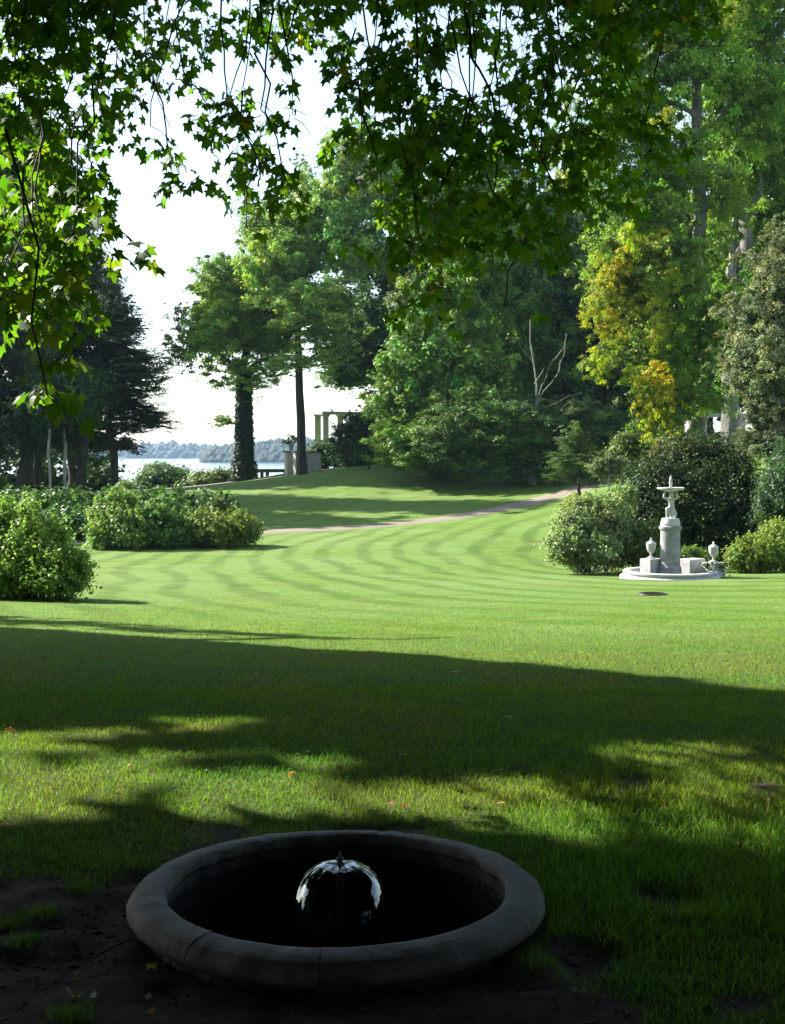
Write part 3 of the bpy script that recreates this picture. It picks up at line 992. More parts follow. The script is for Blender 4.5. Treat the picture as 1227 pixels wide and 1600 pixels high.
Rr = [(.070, .058), (.056, .046), (.070, .052), (.056, .042), .026, .034, .043, .026, .052, .040, .037, .028, .022, .016, .052, .042, .036, .026, .018,
      .034, .024, .021, .017, .014, .034, .024, .021, .017, .014]
skin_body('body', J, Ed, Rr, M['stone_white'], fig, (0, 0, 0))
# curls, loin cloth hanging between the knees
mb = MB()
for i in range(46):
    d = unit(RNG.normal(size=3)); d[2] = abs(d[2]) * .9 - .1; d[1] = d[1] * .8 + .25
    d = unit(d); c = np.array((.006, .006, .572)) + d * np.array((.038, .040, .042)); s = .011
    mb.add([c + s * np.array(q) for q in [(1, 0, 0), (0, 1, 0), (-1, 0, 0), (0, -1, 0), (0, 0, 1), (0, 0, -1)]], [(0, 1, 4), (1, 2, 4), (2, 3, 4), (3, 0, 4), (1, 0, 5), (2, 1, 5), (3, 2, 5), (0, 3, 5)])
mb.build('hair', M['stone_white'], fig)
V = []; F = []
for i in range(9):
    for j in range(9):
        u = i / 8; v = j / 8
        x = -.105 + .185 * u; y = -.10 - .02 * math.sin(u * 3.14) + .09 * (1 - abs(2 * u - 1)) * (1 - v) * .5 + .012 * math.sin(u * 26)
        zt = .235 - .05 * u; z_ = zt - v * (.07 + .11 * math.sin(u * 3.14))
        V.append((x, y - .03, z_))
for i in range(8):
    for j in range(8):
        F.append((i * 9 + j, (i + 1) * 9 + j, (i + 1) * 9 + j + 1, i * 9 + j + 1))
me = bpy.data.meshes.new('loin_cloth'); me.from_pydata(V, [], F); me.update()
me.polygons.foreach_set('use_smooth', [True] * len(me.polygons))
lc = link('loin_cloth', me, M['stone_white'], fig); so = lc.modifiers.new('solid', 'SOLIDIFY'); so.thickness = .012
mb = MB(); mb.tube([(.055, .09, .0), (.06, .085, .2), (.05, .075, .40), (.03, .05, .63)], [.055, .05, .042, .05], 12, .08)
mb.build('drapery_support', M['stone_white'], fig)

bowl = empty('fountain_bowl', (fx, fy, fz + 1.415 + .625)); tag(bowl, 'shallow white stone bowl carried above the kneeling figure', 'bowl')
mb = MB(); pr = [(.001, .0), (.07, .0), (.10, .012), (.20, .022), (.285, .045), (.305, .062), (.318, .068), (.322, .088), (.312, .100), (.295, .100), (.28, .086), (.10, .06), (.001, .058)]
mb.lathe(pr, 48)
V = np.array(mb.V); an = np.arctan2(V[:, 1], V[:, 0]); r = np.hypot(V[:, 0], V[:, 1]); w = 1 + .012 * np.cos(an * 28) * (r > .27)
V[:, 0] *= w; V[:, 1] *= w; mb.V = [tuple(v) for v in V]; mb.build('dish', M['stone_white'], bowl)
mb = MB(); pr = [(.038, .058), (.042, .10), (.03, .115), (.028, .13), (.034, .15), (.027, .165), (.034, .18), (.038, .21), (.035, .24), (.029, .27), (.033, .28), (.026, .305), (.022, .325), (.027, .335), (.017, .36), (.006, .385), (.001, .395)]
mb.lathe(pr, 20); V = np.array(mb.V); an = np.arctan2(V[:, 1], V[:, 0]); w = 1 + .16 * np.cos(an * 5 + V[:, 2] * 90) * (V[:, 2] > .12)
V[:, 0] *= w; V[:, 1] *= w; mb.V = [tuple(v) for v in V]; mb.build('finial', M['stone_white'], bowl)


def urn(x, y, z, label):
    r = empty('stone_urn', (fx + x, fy + y, fz + z)); tag(r, label, 'urn', 'urns beside the statue pedestal')
    MB().box((0, 0, .012), (.17, .17, .024)).build('foot', M['stone_white'], r, bevel=.004)
    MB().lathe([(.075, .024), (.072, .034), (.04, .05), (.024, .07), (.022, .10), (.034, .115), (.03, .125)], 24).build('stem', M['stone_white'], r)
    mb = MB(); mb.lathe([(.03, .125), (.062, .15), (.092, .20), (.108, .26), (.114, .32), (.116, .345), (.122, .35), (.122, .36), (.112, .364)], 28)
    V = np.array(mb.V); an = np.arctan2(V[:, 1], V[:, 0]); w = 1 - .035 * (np.cos(an * 14) > .4) * (V[:, 2] < .24); V[:, 0] *= w; V[:, 1] *= w; mb.V = [tuple(v) for v in V]
    mb.build('body', M['stone_white'], r)
    MB().lathe([(.112, .364), (.105, .378), (.07, .405), (.042, .415), (.038, .43), (.026, .435), (.018, .445), (.03, .46), (.026, .475), (.008, .492), (.001, .495)], 24).build('lid', M['stone_white'], r)


urn(-.43, .10, .45, 'white lidded urn on the stone block left of the pedestal, against the shrub')
urn(1.03, .02, .37, 'white lidded urn on the stone block right of the pedestal, before the dark yew')

# creeper on right block
P = np.c_[1.05 + RNG.normal(0, .17, 260), -.12 + RNG.normal(0, .1, 260), .37 - np.abs(RNG.normal(0, .09, 260))]
T = np.array([.05, .09, .03]) * RNG.uniform(.6, 1.4, (260, 1))
cr_ = empty('creeper', PF); tag(cr_, 'green creeper hanging over the right stone block below the urn', 'creeper')
leafmesh('foliage', P, unit(RNG.normal(size=(260, 3)) + np.array([0, -1, .6])), T, .055, cr_)

# manhole
p = ground_at(1020, 930)
mh = empty('manhole_cover', (p[0], p[1], hz(p[0], p[1]) + .02)); tag(mh, 'dark round iron cover let into the lawn in front of the statue fountain', 'manhole cover')
mb = MB(); mb.lathe([(.001, .012), (.225, .012), (.23, .008), (.23, -.05)], 32); mb.build('lid', M['iron'], mh)
mb = MB(); mb.lathe([(.235, -.05), (.235, .014), (.262, .014), (.268, .006), (.268, -.05)], 32); mb.build('frame', M['iron'], mh)
mb = MB()
for i in range(-3, 4): mb.box((0, i * .055, .016), (2 * math.sqrt(max(.01, .2 ** 2 - (i * .055) ** 2)), .014, .006))
mb.build('ribs', M['iron'], mh)

# ------------------------------------------------------------------ pergola on the hilltop, gate pillars, steps, jetty
def column_parts(parent, P, h, w, material, capmat=None):
    mb = MB(); mb.box((P[0], P[1], P[2] + .10), (w * 1.45, w * 1.45, .2)); mb.build('base', material, parent, bevel=.01)
    mb = MB(); mb.box((P[0], P[1], P[2] + h / 2), (w, w, h - .35)); mb.build('column', material, parent, bevel=.02)
    mb = MB(); mb.box((P[0], P[1], P[2] + h - .13), (w * 1.2, w * 1.2, .08)).box((P[0], P[1], P[2] + h - .045), (w * 1.45, w * 1.45, .09)); mb.build('capital', material, parent, bevel=.01)


pg = empty('garden_pergola', tuple(at(545, 700, 90))); tag(pg, 'tall pale pergola of square columns and beams on the hilltop by the lake', 'pergola')
o_ = np.array(pg.location)
TOP = EYE - (648 - 706) / 1950 * 90
cols = [(497, 86, 'b'), (509.5, 90, 'g'), (532, 87, 'b'), (575, 91, 'g'), (620, 92, 'g')]
for px, D, c in cols:
    q = at(px, 700, D); g = hz(q[0], q[1]) - .3
    top = TOP - (.1 if c == 'b' else 0)
    column_parts(pg, np.array([q[0], q[1], g]) - o_, top - g, .40, M['stone_beige'] if c == 'b' else M['stone_grey'])
qa, qb = at(503, 700, 90.0), at(640, 700, 92.5)
c = (qa + qb) / 2 - o_; MB().box((c[0], c[1], TOP + .12 - o_[2]), (np.linalg.norm(qb - qa), .26, .24), math.atan2(qb[1] - qa[1], qb[0] - qa[0])).build('beam', M['stone_grey'], pg)
for i in range(5):
    t = (i + .6) / 5; c = qa * (1 - t) + qb * t - o_
    MB().box((c[0], c[1] - 1.4 * (t > .05), TOP + .28 - o_[2]), (.09, 3.2, .07)).build('rafter', M['stone_grey'], pg)

gate = empty('gate_pillars', tuple(at(466, 742, 78))); tag(gate, 'pale stone gate wall with dark coping beside the tall bare trunk', 'gate wall')
o_ = np.array(gate.location)
for px, w, hh in [(451.5, .40, 0), (464.5, .38, 0)]:
    q = at(px, 742, 78 if px < 460 else 77); g = hz(q[0], q[1]) - .25
    t = EYE - (707 - 706) / 1950 * 78
    MB().box(np.array([q[0], q[1], (g + t) / 2]) - o_, (w, .42, t - g), .5).build('pillar', M['stone_beige'], gate, bevel=.015)
    MB().box(np.array([q[0], q[1], t + .05]) - o_, (w * 1.3, .56, .10), .5).build('coping', M['slate'], gate, bevel=.01)
q0, q1 = at(468, 742, 77.6), at(492, 742, 79)
c = (q0 + q1) / 2; t = EYE - 2 / 1950 * 78; g = c[2] - .8
MB().box(np.array([c[0], c[1], (g + t) / 2]) - o_, (np.linalg.norm(q1 - q0), .3, t - g)).build('wall', M['stone_beige'], gate)
MB().box(np.array([c[0], c[1], t + .06]) - o_, (np.linalg.norm(q1 - q0) + .1, .42, .10)).build('coping', M['slate'], gate)
st = empty('garden_steps', tuple(at(440, 750, 78.5))); tag(st, 'short flight of pale stone steps beside the gate wall', 'steps')
for i in range(5):
    q = at(432 + i * 3.6, 751 - i * 2.2, 78.5)
    MB().box(q - np.array(st.location) + np.array([0, 0, -.12]), (.6, 1.6, .16), .3).build('step', M['stone_beige'], st, bevel=.01)

jt = empty('lakeside_trellis', tuple(at(425, 745, 93))); tag(jt, 'dark low timber frame on posts between the ivy trunk and the steps', 'trellis')
o_ = np.array(jt.location)
qa, qb = at(400, 736.5, 93), at(448, 736.5, 94)
c = (qa + qb) / 2 - o_
MB().box(c, (np.linalg.norm(qb - qa), .2, .16), math.atan2(qb[1] - qa[1], qb[0] - qa[0])).build('beam', M['wood_dark'], jt)
for i in range(9):
    t = (i + .5) / 9; c = qa * (1 - t) + qb * t - o_
    MB().box((c[0], c[1], c[2] + .13), (.16, 1.5, .10)).build('cross_beam', M['wood_dark'], jt)
for px in (409.5, 418, 446):
    q = at(px, 737, 93.3); MB().box((q[0] - o_[0], q[1] - o_[1], q[2] - o_[2] - 1.2), (.24, .24, 2.3)).build('post', M['wood_dark'], jt)
# potted shrub on the gate pillar
q = at(455, 703, 78.2)
pot = empty('potted_shrub', (q[0], q[1], q[2] + .06)); tag(pot, 'sparse potted shrub on top of the gate pillar', 'potted plant')
MB().lathe([(.10, -.1), (.13, .0), (.17, .17), (.19, .18), (.19, .2), (.15, .2)], 16).build('pot', M['stone_beige'], pot)
mb = MB()
for i in range(16): mb.tube(wiggle((0, 0, .15), unit(np.array([random.gauss(0, .8), random.gauss(0, .5), 1.2])) * random.uniform(.5, .95), 4, .06), [.012, .009, .006, .003], 4)
mb.build('stem', M['bark_dark'], pot)
P, Nn, T = foliage([((0, 0, .62), (.65, .5, .36), 1)], 500, .09, clump=.12, base=(.05, .08, .03), cl_leaves=12)
leafmesh('foliage', P, Nn, T, .09, pot)

# villa glimpsed between the trees
vc = at(800, 640, 108); vz = 1.5
vil = empty('villa', (vc[0] - 1, vc[1], vz)); tag(vil, 'cream villa with grey roof glimpsed through the dense trees', 'house')
MB().box((0, 0, 3.6), (17, 9, 7.6)).build('wall', M['plaster'], vil)
mb = MB(); mb.add([(-9, -5, 7.4), (9, -5, 7.4), (9, 5, 7.4), (-9, 5, 7.4), (-6, 0, 10.4), (6, 0, 10.4)], [(0, 1, 5, 4), (1, 2, 5), (2, 3, 4, 5), (3, 0, 4), (0, 3, 2, 1)]); mb.build('roof', M['slate'], vil, smooth=False)
for i in range(6):
    for zz in (1.9, 5.2):
        x = -7 + i * 2.8
        f = MB().box((x, -4.53, zz), (1.25, .14, 1.9)).build('window', M['stone_white'], vil)
        for s in (-1, 1):
            p_ = MB().box((x + s * .28, -4.62, zz), (.46, .05, 1.6)).build('pane', M['pane'], f)

# pale columns seen at the foot of the beeches
cl = empty('colonnade', tuple(at(1120, 690, 74))); tag(cl, 'row of pale square columns behind the beech trunks', 'colonnade')
o_ = np.array(cl.location)
for px in (1042, 1098, 1158, 1190, 1228, 1265):
    q = at(px, 690, 74); t = EYE + (706 - 652) / 1950 * 74; g = hz(q[0], q[1]) - .3
    if g > t - .5: g = t - 1.5
    column_parts(cl, np.array([q[0], q[1], g]) - o_, t - g, .42, M['stone_beige'])
qa, qb = at(1030, 652, 74), at(1280, 652, 74); c = (qa + qb) / 2 - o_
MB().box((c[0], c[1], c[2] + .12), (qb[0] - qa[0], .4, .22)).build('beam', M['stone_beige'], cl)

# ------------------------------------------------------------------ trees on the far lawn
GRN = (.052, .100, .024); LGT = (.085, .150, .035); DRK = (.022, .046, .016); MID = (.040, .082, .022); BLU = (.035, .070, .030); OLV = (.10, .115, .055); YEL = (.34, .27, .035)


def gp(px, D, py=None):
    p = at(px, py or 740, D); return (p[0], p[1], hz(p[0], p[1]))


# ivy clad tree
tree('ivy_tree', 'tree with a thick ivy wrapped trunk and rounded crown by the lake path', gp(382, 80), at(382, 470, 80), .42,
     [L(350, 455, 52, 48, 80), L(400, 440, 50, 42, 80), L(330, 510, 50, 40, 79), L(410, 510, 55, 48, 80), L(368, 500, 55, 55, 81), L(300, 540, 40, 38, 79, .35, tint=(.09, .11, .035)),
      L(365, 570, 50, 35, 80, .45), L(430, 560, 40, 30, 80, .5), L(440, 470, 35, 45, 82, .7), L(395, 600, 45, 22, 80, .25), L(345, 655, 22, 12, 79.5, .35), L(290, 500, 22, 30, 79, .3, tint=(.09, .11, .035))],
     42000, .17, limbs=12, clump=.5, base=(.155, .24, .05), kb=7, hollow=.35, cl_leaves=45, droop=.25)
ivt = bpy.data.objects['ivy_tree']
zt = RNG.random(7000) * 7.2; an_ = RNG.random(7000) * 6.283; rv = (.62 - .035 * zt + .14 * (fbm(an_ * 2, zt * 1.3, 51) - .3) + .05 * RNG.normal(size=7000)) * np.where(zt < 1.2, 1.25, 1)
P = np.c_[np.cos(an_) * rv, np.sin(an_) * rv, zt]
leafmesh('ivy', P, unit(np.c_[np.cos(an_), np.sin(an_), .4 + 0 * zt] + RNG.normal(size=P.shape) * .4), np.array([.02, .045, .014]) * RNG.uniform(.6, 1.5, (7000, 1)), .15, ivt)

# tall thin tree with airy light crown
tree('tall_tree', 'tall slender tree with a bare dark trunk and airy light green crown', gp(473, 75), at(462, 380, 75), .30,
     [L(455, 400, 60, 48, 75), L(500, 330, 55, 60, 75), L(430, 350, 45, 42, 76), L(540, 255, 40, 45, 76), L(545, 380, 45, 50, 75), L(485, 470, 60, 40, 74, .8), L(520, 540, 55, 32, 74, .5), L(470, 560, 50, 26, 74, .45),
      L(425, 430, 45, 45, 75), L(590, 300, 45, 60, 76), L(560, 220, 30, 26, 77, .8)],
     44000, .19, limbs=12, clump=.55, kb=6, lean=.004, base=(.155, .25, .075), hollow=.3, cl_leaves=42, trunk_r_top=.45)
# leaning dark tree behind it
tree('dark_broadleaf_tree', 'darker broadleaf tree with limbs leaning left above the pergola', gp(655, 84), at(600, 430, 84), .45,
     [L(560, 560, 70, 38, 84), L(610, 500, 65, 55, 84), L(540, 490, 45, 40, 85, .8), L(600, 420, 60, 55, 84), L(660, 400, 70, 70, 84), L(530, 590, 40, 22, 83, .7), L(640, 560, 60, 50, 84), L(600, 600, 45, 22, 83, .6), L(550, 420, 50, 30, 84, .4), L(620, 300, 60, 70, 85, .9)],
     34000, .20, limbs=10, clump=.55, kb=4, base=(.055, .112, .038), hollow=.35, cl_leaves=45)
# big rounded trees lit from the left
tree('broad_tree', 'broad bushy tree with sunlit left side sweeping down to the lawn', gp(690, 68), at(700, 480, 68), .45,
     [L(660, 560, 65, 70, 67), L(640, 640, 60, 60, 66), L(625, 690, 55, 35, 65, .9), L(700, 500, 70, 70, 68), L(720, 600, 75, 80, 67), L(660, 470, 45, 45, 68, 1, tint=(.085, .12, .03)), L(680, 690, 70, 45, 64), L(740, 430, 60, 60, 69), L(655, 700, 50, 30, 63, .8)],
     64000, .155, limbs=5, clump=.5, bk='full', kb=6, base=(.095, .18, .036), hollow=.72, cl_leaves=70)
tree('woodland_tree', 'tall woodland tree rising behind the broad sunlit tree', gp(790, 76), at(790, 380, 76), .5,
     [L(760, 400, 80, 90, 76), L(830, 340, 75, 80, 77), L(730, 330, 60, 70, 78), L(800, 480, 80, 80, 75), L(860, 440, 60, 80, 76), L(770, 270, 70, 50, 79, .7), L(850, 560, 60, 70, 75), L(770, 560, 60, 60, 74), L(690, 360, 45, 70, 78, .9)],
     46000, .20, limbs=6, clump=.6, kb=5, base=(.078, .155, .036), hollow=.65, cl_leaves=60)
tree('yellowing_tree', 'pale yellow green tree top catching the sun behind the dark ones', gp(905, 92), at(900, 330, 92), .5,
     [L(900, 300, 45, 60, 92, .7), L(930, 240, 50, 45, 92, .4), L(880, 380, 50, 60, 92)], 9000, .24, clump=.7, base=(.11, .13, .06), hollow=.3, cl_leaves=40)
tree('shade_tree', 'deep green tree with a dense crown in the dark hollow of the wood', gp(935, 78), at(930, 420, 78), .5,
     [L(920, 450, 65, 90, 78), L(960, 560, 70, 90, 78), L(890, 600, 65, 70, 77), L(980, 420, 60, 80, 80), L(900, 520, 60, 60, 76), L(985, 640, 60, 50, 77)], 34000, .22, limbs=4, clump=.6, base=DRK, hollow=.75, cl_leaves=70)
tree('understorey_tree', 'low spreading tree with long arching twigs over the shaded lawn', gp(835, 62), at(840, 640, 62), .17,
     [L(760, 665, 60, 44, 61), L(830, 658, 60, 42, 62), L(720, 700, 50, 40, 61), L(790, 705, 60, 36, 62, .9), L(900, 670, 55, 46, 62), L(950, 665, 45, 50, 63), L(870, 710, 45, 34, 62), L(880, 645, 50, 34, 62, .8, tint=(.07, .10, .05)), L(830, 700, 40, 30, 63, .8)],
     30000, .13, limbs=8, clump=.42, bk='fine', kb=4, base=(.058, .115, .034), hollow=.5, cl_leaves=55, droop=.4, bark='bark_pale')
# dead pale stem
ds = empty('bare_sapling', gp(836, 61.5)); tag(ds, 'pale leafless stem with forked twigs in front of the dark wood', 'dead tree')
o_ = np.array(ds.location)
mb = MB(); Pm = wiggle((0, 0, -.2), at(831, 500, 61.5) - o_, 9, .008); mb.tube(Pm, [.075 - .006 * i for i in range(9)], 7, .05); mb.build('trunk', M['bark_pale'], ds)
mb = MB()
for (a_, b_) in [((842, 618), (868, 560)), ((868, 560), (880, 545)), ((838, 640), (915, 615)), ((838, 635), (868, 590)), ((868, 590), (882, 545)), ((832, 565), (812, 540)), ((838, 636), (790, 650)), ((790, 650), (760, 672)), ((835, 600), (850, 575)), ((882, 545), (884, 520)), ((836, 680), (826, 740))]:
    mb.tube(wiggle(at(*a_, 61.4) - o_, at(*b_, 61.0) - o_, 5, .03), [.026, .023, .02, .016, .010], 5)
mb.build('branch', M['bark_pale'], ds)

# beeches on the right
BD = 50
tree('beech_tree', 'tall smooth grey beech whose hanging twigs have turned yellow', gp(1098, BD), at(1093, 60, BD), .36,
     [L(1000, 130, 70, 90, BD), L(1090, 60, 80, 80, BD), L(1160, 160, 70, 90, BD + 1), L(990, 330, 70, 60, BD - 1, .9), L(960, 430, 60, 60, BD - 2, .9, tint=(.115, .18, .03)), L(1060, 250, 60, 70, BD - 1, .8), L(1130, 300, 50, 70, BD, .7), L(1010, 450, 60, 70, BD - 2, .9, tint=(.09, .13, .03)),
      L(1060, 420, 50, 60, BD - 2, .8), L(950, 560, 45, 40, BD - 2, .45, tint=(.115, .175, .03)), L(1030, 560, 55, 60, BD - 2, .8), L(1080, 520, 55, 70, BD - 1, .8), L(1040, 640, 50, 50, BD - 2, .8, tint=(.08, .14, .03)), L(1100, 620, 45, 40, BD - 1, .7), L(1150, 470, 40, 60, BD, .6), L(930, 220, 50, 60, BD, .8), L(1130, -60, 120, 80, BD), L(980, 10, 70, 70, BD, .9)],
     78000, .17, limbs=12, clump=.45, bk='fine', kb=4, base=(.110, .195, .030), hollow=.35, bark='bark_grey', cl_leaves=60, trunk_r_top=.5, droop=.35)
by = bpy.data.objects['beech_tree']; o_ = np.array(by.location)
yl = [L(955, 420, 30, 55, BD - 3.2), L(925, 480, 24, 35, BD - 3.2), L(1005, 395, 45, 30, BD - 3.4), L(1035, 440, 16, 40, BD - 3.4), L(960, 490, 26, 35, BD - 3.2, .6), L(1020, 510, 26, 40, BD - 3.4, .6), L(1028, 600, 30, 35, BD - 3.4, .6), L(1040, 640, 30, 25, BD - 3.4, .5), L(930, 570, 30, 26, BD - 3, .4), L(985, 560, 20, 40, BD - 3.2, .3), L(1140, 320, 20, 40, BD - 1, .3), L(880, 150, 16, 14, BD, .5), L(1030, 195, 16, 22, BD - 3, .5), L(1150, 15, 20, 14, BD - 3, .5)]
for l in yl:
    c = np.array(l[0]) - o_; r = np.array(l[1])
    for k in range(max(2, int(7 * l[2]))):
        q = c + RNG.uniform(-.9, .9, 3) * r; a_ = random.uniform(.25, .58)
        g = random.choice([(.27, .25, .012), (.205, .235, .012), (.225, .24, .012), (.17, .22, .016), (.12, .19, .022)])
        boughs(by, [(q, np.array([a_, a_, a_ * random.uniform(1.1, 1.9)]), .6, g)], g, 'thin', 1, name='yellow_bough')
tree('beech_tree', 'second grey beech with a forked trunk further right', gp(1140, 54), at(1165, 330, 54), .42,
     [L(1190, 60, 80, 90, 55), L(1130, 180, 60, 70, 55), L(1180, 320, 60, 70, 55), L(1200, 220, 60, 70, 55), L(1240, 340, 50, 80, 55), L(1160, 560, 50, 60, 55, .6), L(1120, 430, 40, 50, 56, .5), L(1290, 150, 80, 120, 56)],
     30000, .18, limbs=6, clump=.45, bk='fine', kb=4, base=(.09, .165, .030), hollow=.35, bark='bark_grey', cl_leaves=55,
     extra_trunks=[(at(1146, 460, 54), at(1200, 120, 54), .26), (at(1146, 470, 54), at(1120, 150, 54.6), .24)], trunk_r_top=.6)
# silver grey dense tree at right edge
tree('holm_oak', 'dense olive grey evergreen at the right edge of the picture', gp(1225, 42), at(1235, 420, 42), .35,
     [L(1225, 430, 50, 60, 42), L(1185, 520, 45, 55, 42), L(1225, 560, 60, 70, 41.5), L(1160, 575, 30, 40, 42, .9), L(1195, 640, 40, 40, 41.5, .9), L(1240, 370, 45, 40, 42), L(1300, 480, 70, 110, 43), L(1180, 690, 30, 22, 41, .8), L(1215, 690, 30, 30, 41, .8), L(1290, 640, 60, 60, 42)],
     34000, .11, limbs=4, clump=.34, bk='fine', kb=6, base=(.098, .122, .086), hollow=.75, cl_leaves=60)
# background wall of wood to the right and far right
for i, (px, py, rx, ry, D, t_) in enumerate([(1010, 420, 60, 150, 86, DRK), (1110, 500, 80, 130, 84, DRK), (1230, 500, 80, 140, 84, MID), (1060, 590, 70, 60, 90, DRK), (1400, 380, 150, 260, 80, MID), (1600, 400, 150, 260, 78, MID)]):
    tree('woodland_tree', ['dark tree standing behind the yellowing beech', 'shadowy tree between the two beech trunks', 'mid green tree behind the olive grey evergreen', 'dark low tree above the pale columns', 'large tree beyond the right edge of the lawn', 'outermost large tree beyond the right edge of the lawn'][i],
         gp(px, D), at(px, py, D), .4, [L(px, py, rx, ry, D), L(px - 25, py + ry * .5, rx * .8, ry * .5, D), L(px + 25, py - ry * .4, rx * .7, ry * .5, D)], 13000, .28, limbs=2, clump=.7, base=t_, hollow=.8, cl_leaves=60)

# dark group on the left
tree('cedar_like_tree', 'dark tree with flat drooping boughs reaching towards the lake', gp(187, 64), at(165, 470, 64), .24,
     [L(165, 480, 45, 40, 64), L(185, 530, 55, 30, 64), L(195, 580, 65, 26, 64), L(210, 625, 70, 20, 64, .9), L(200, 660, 60, 18, 64, .8), L(230, 655, 45, 14, 63.5, .6), L(150, 600, 60, 50, 65), L(215, 560, 40, 20, 64), L(200, 500, 30, 26, 64, .8), L(140, 540, 50, 60, 65), L(190, 695, 40, 15, 64, .5)],
     34000, .14, limbs=11, clump=.5, bk='flat', kb=4, base=(.022, .046, .024), hollow=.4, cl_leaves=50)
tree('lime_tree', 'tall dark lime tree with an olive tinged top left of the lake view', gp(110, 66), at(120, 480, 66), .35,
     [L(60, 310, 60, 60, 68), L(10, 250, 70, 60, 68), L(100, 380, 50, 60, 67), L(130, 470, 50, 50, 66), L(150, 450, 35, 30, 67, .8, tint=(.06, .065, .025)), L(90, 520, 60, 60, 65), L(120, 600, 60, 60, 64), L(80, 640, 60, 50, 64), L(130, 680, 50, 35, 65)],
     34000, .18, limbs=4, clump=.5, base=(.024, .048, .018), hollow=.7, cl_leaves=60)
tree('lime_tree', 'broad dark lime tree at the left edge behind the hedge', gp(40, 60), at(30, 450, 60), .38,
     [L(30, 430, 70, 70, 60), L(-40, 500, 80, 90, 60), L(60, 560, 60, 60, 59), L(10, 640, 70, 60, 58), L(-60, 640, 70, 70, 60), L(60, 660, 50, 45, 58), L(60, 470, 50, 40, 61)],
     32000, .17, limbs=4, clump=.5, base=(.024, .050, .018), hollow=.72, cl_leaves=60)
tree('lime_tree', 'tallest lime tree at the back of the dark group by the lake', gp(70, 82), at(70, 300, 82), .45,
     [L(70, 260, 55, 45, 82), L(20, 300, 70, 70, 82), L(100, 330, 40, 50, 82), L(50, 400, 80, 70, 82), L(-40, 260, 70, 60, 82), L(-60, 380, 80, 80, 82), L(85, 470, 60, 60, 82), L(-140, 300, 70, 80, 84), L(-150, 450, 80, 80, 84)], 34000, .24, limbs=4, clump=.6, base=(.024, .05, .018), hollow=.6, cl_leaves=60)
tree('lime_tree', 'dark lime tree just outside the left edge of the lawn', gp(-150, 62), at(-150, 400, 62), .4,
     [L(-150, 420, 100, 100, 62), L(-200, 560, 110, 110, 62), L(-90, 600, 80, 90, 60), L(-260, 420, 100, 130, 64)], 20000, .22, limbs=3, clump=.6, base=(.024, .05, .018), hollow=.8, cl_leaves=60)
for i, px in enumerate([86, 104, 128, 60]):
    D = [57, 58, 61, 63][i]
    b0 = np.array(gp(px, D)); t0 = empty('young_tree', tuple(b0)); tag(t0, ['pale thin trunk, leftmost of the pair under the dark limes', 'pale thin trunk, right one of the pair under the dark limes', 'thicker dark trunk in the shade right of the pale pair', 'dark trunk in the shade left of the pale pair'][i], 'tree', 'trunks under the dark lime trees')
    mb = MB(); mb.tube(wiggle((0, 0, -.2), (random.uniform(-.3, .3), 0, 5.2), 8, .012), [[.07, .075, .24, .22][i]] * 8, 8, .06); mb.build('trunk', M['bark_pale'] if i < 2 else M['bark_dark'], t0)
    P, Nn, T = foliage([((0, 0, 5.4), (1.8, 1.8, 1.6), 1)], 2200, .17, clump=.5, base=(.024, .05, .018), cl_leaves=40)
    leafmesh('crown', P, Nn, T, .17, t0)
# out of frame conifer left, its pointed shadow lies across the lawn
tip = np.array([-.9, 14.9, 0.]); hgt = 10.5; tip[2] = hz(tip[0], tip[1])
cb = tip + SV / SV[2] * hgt; cz = hz(cb[0], cb[1])
lob = []
for i in range(9):
    t = i / 8; lob.append(((cb[0], cb[1], cz + 1.5 + (tip[2] + hgt - cz - 1.9) * t), (.22 + 1.25 * (1 - t), .22 + 1.25 * (1 - t), .8), 1))
tree('columnar_conifer', 'slim dark conifer left of the lawn throwing a pointed shadow', (cb[0], cb[1], cz), (cb[0], cb[1], tip[2] + hgt - .3), .16, lob, 15000, .12, limbs=0, kb=2, bsize=.9, base=(.02, .045, .02), hollow=.3, trunk_r_top=.08, cl_leaves=60)

# the grove behind and beside the place where we stand
for (x_, y_, r_, h_, lab) in [(-14, -9, 6, 15, 'big lime tree behind us at the left'), (-5, -16, 6, 16, 'big lime tree straight behind us, nearest the first'), (5, -14, 6, 15, 'big lime tree behind us, right of the middle'), (13, -8, 6, 15, 'big lime tree behind us at the right'), (19, 1, 5.5, 14, 'lime tree to the right of the sunken basin, outside the view'), (-21, 0, 6, 15, 'lime tree far to the left of the plane tree trunk')]:
    z_ = hz(x_, y_)
    lb = [((x_ + a_, y_ + b_, z_ + c_), (r_ * .55, r_ * .55, r_ * .5), 1) for a_, b_, c_ in [(0, 0, h_ * .85), (r_ * .5, 0, h_ * .62), (-r_ * .5, 0, h_ * .6), (0, r_ * .5, h_ * .6), (0, -r_ * .5, h_ * .6), (r_ * .45, r_ * .4, h_ * .35), (-r_ * .45, r_ * .4, h_ * .35), (r_ * .5, -r_ * .3, h_ * .36), (-r_ * .5, -r_ * .3, h_ * .34), (0, 0, h_ * .25)]]
    tree('lime_tree', lab, (x_, y_, z_), (x_, y_, z_ + h_ * .8), .4, lb, 0, .2, limbs=4, base=(.035, .07, .02))

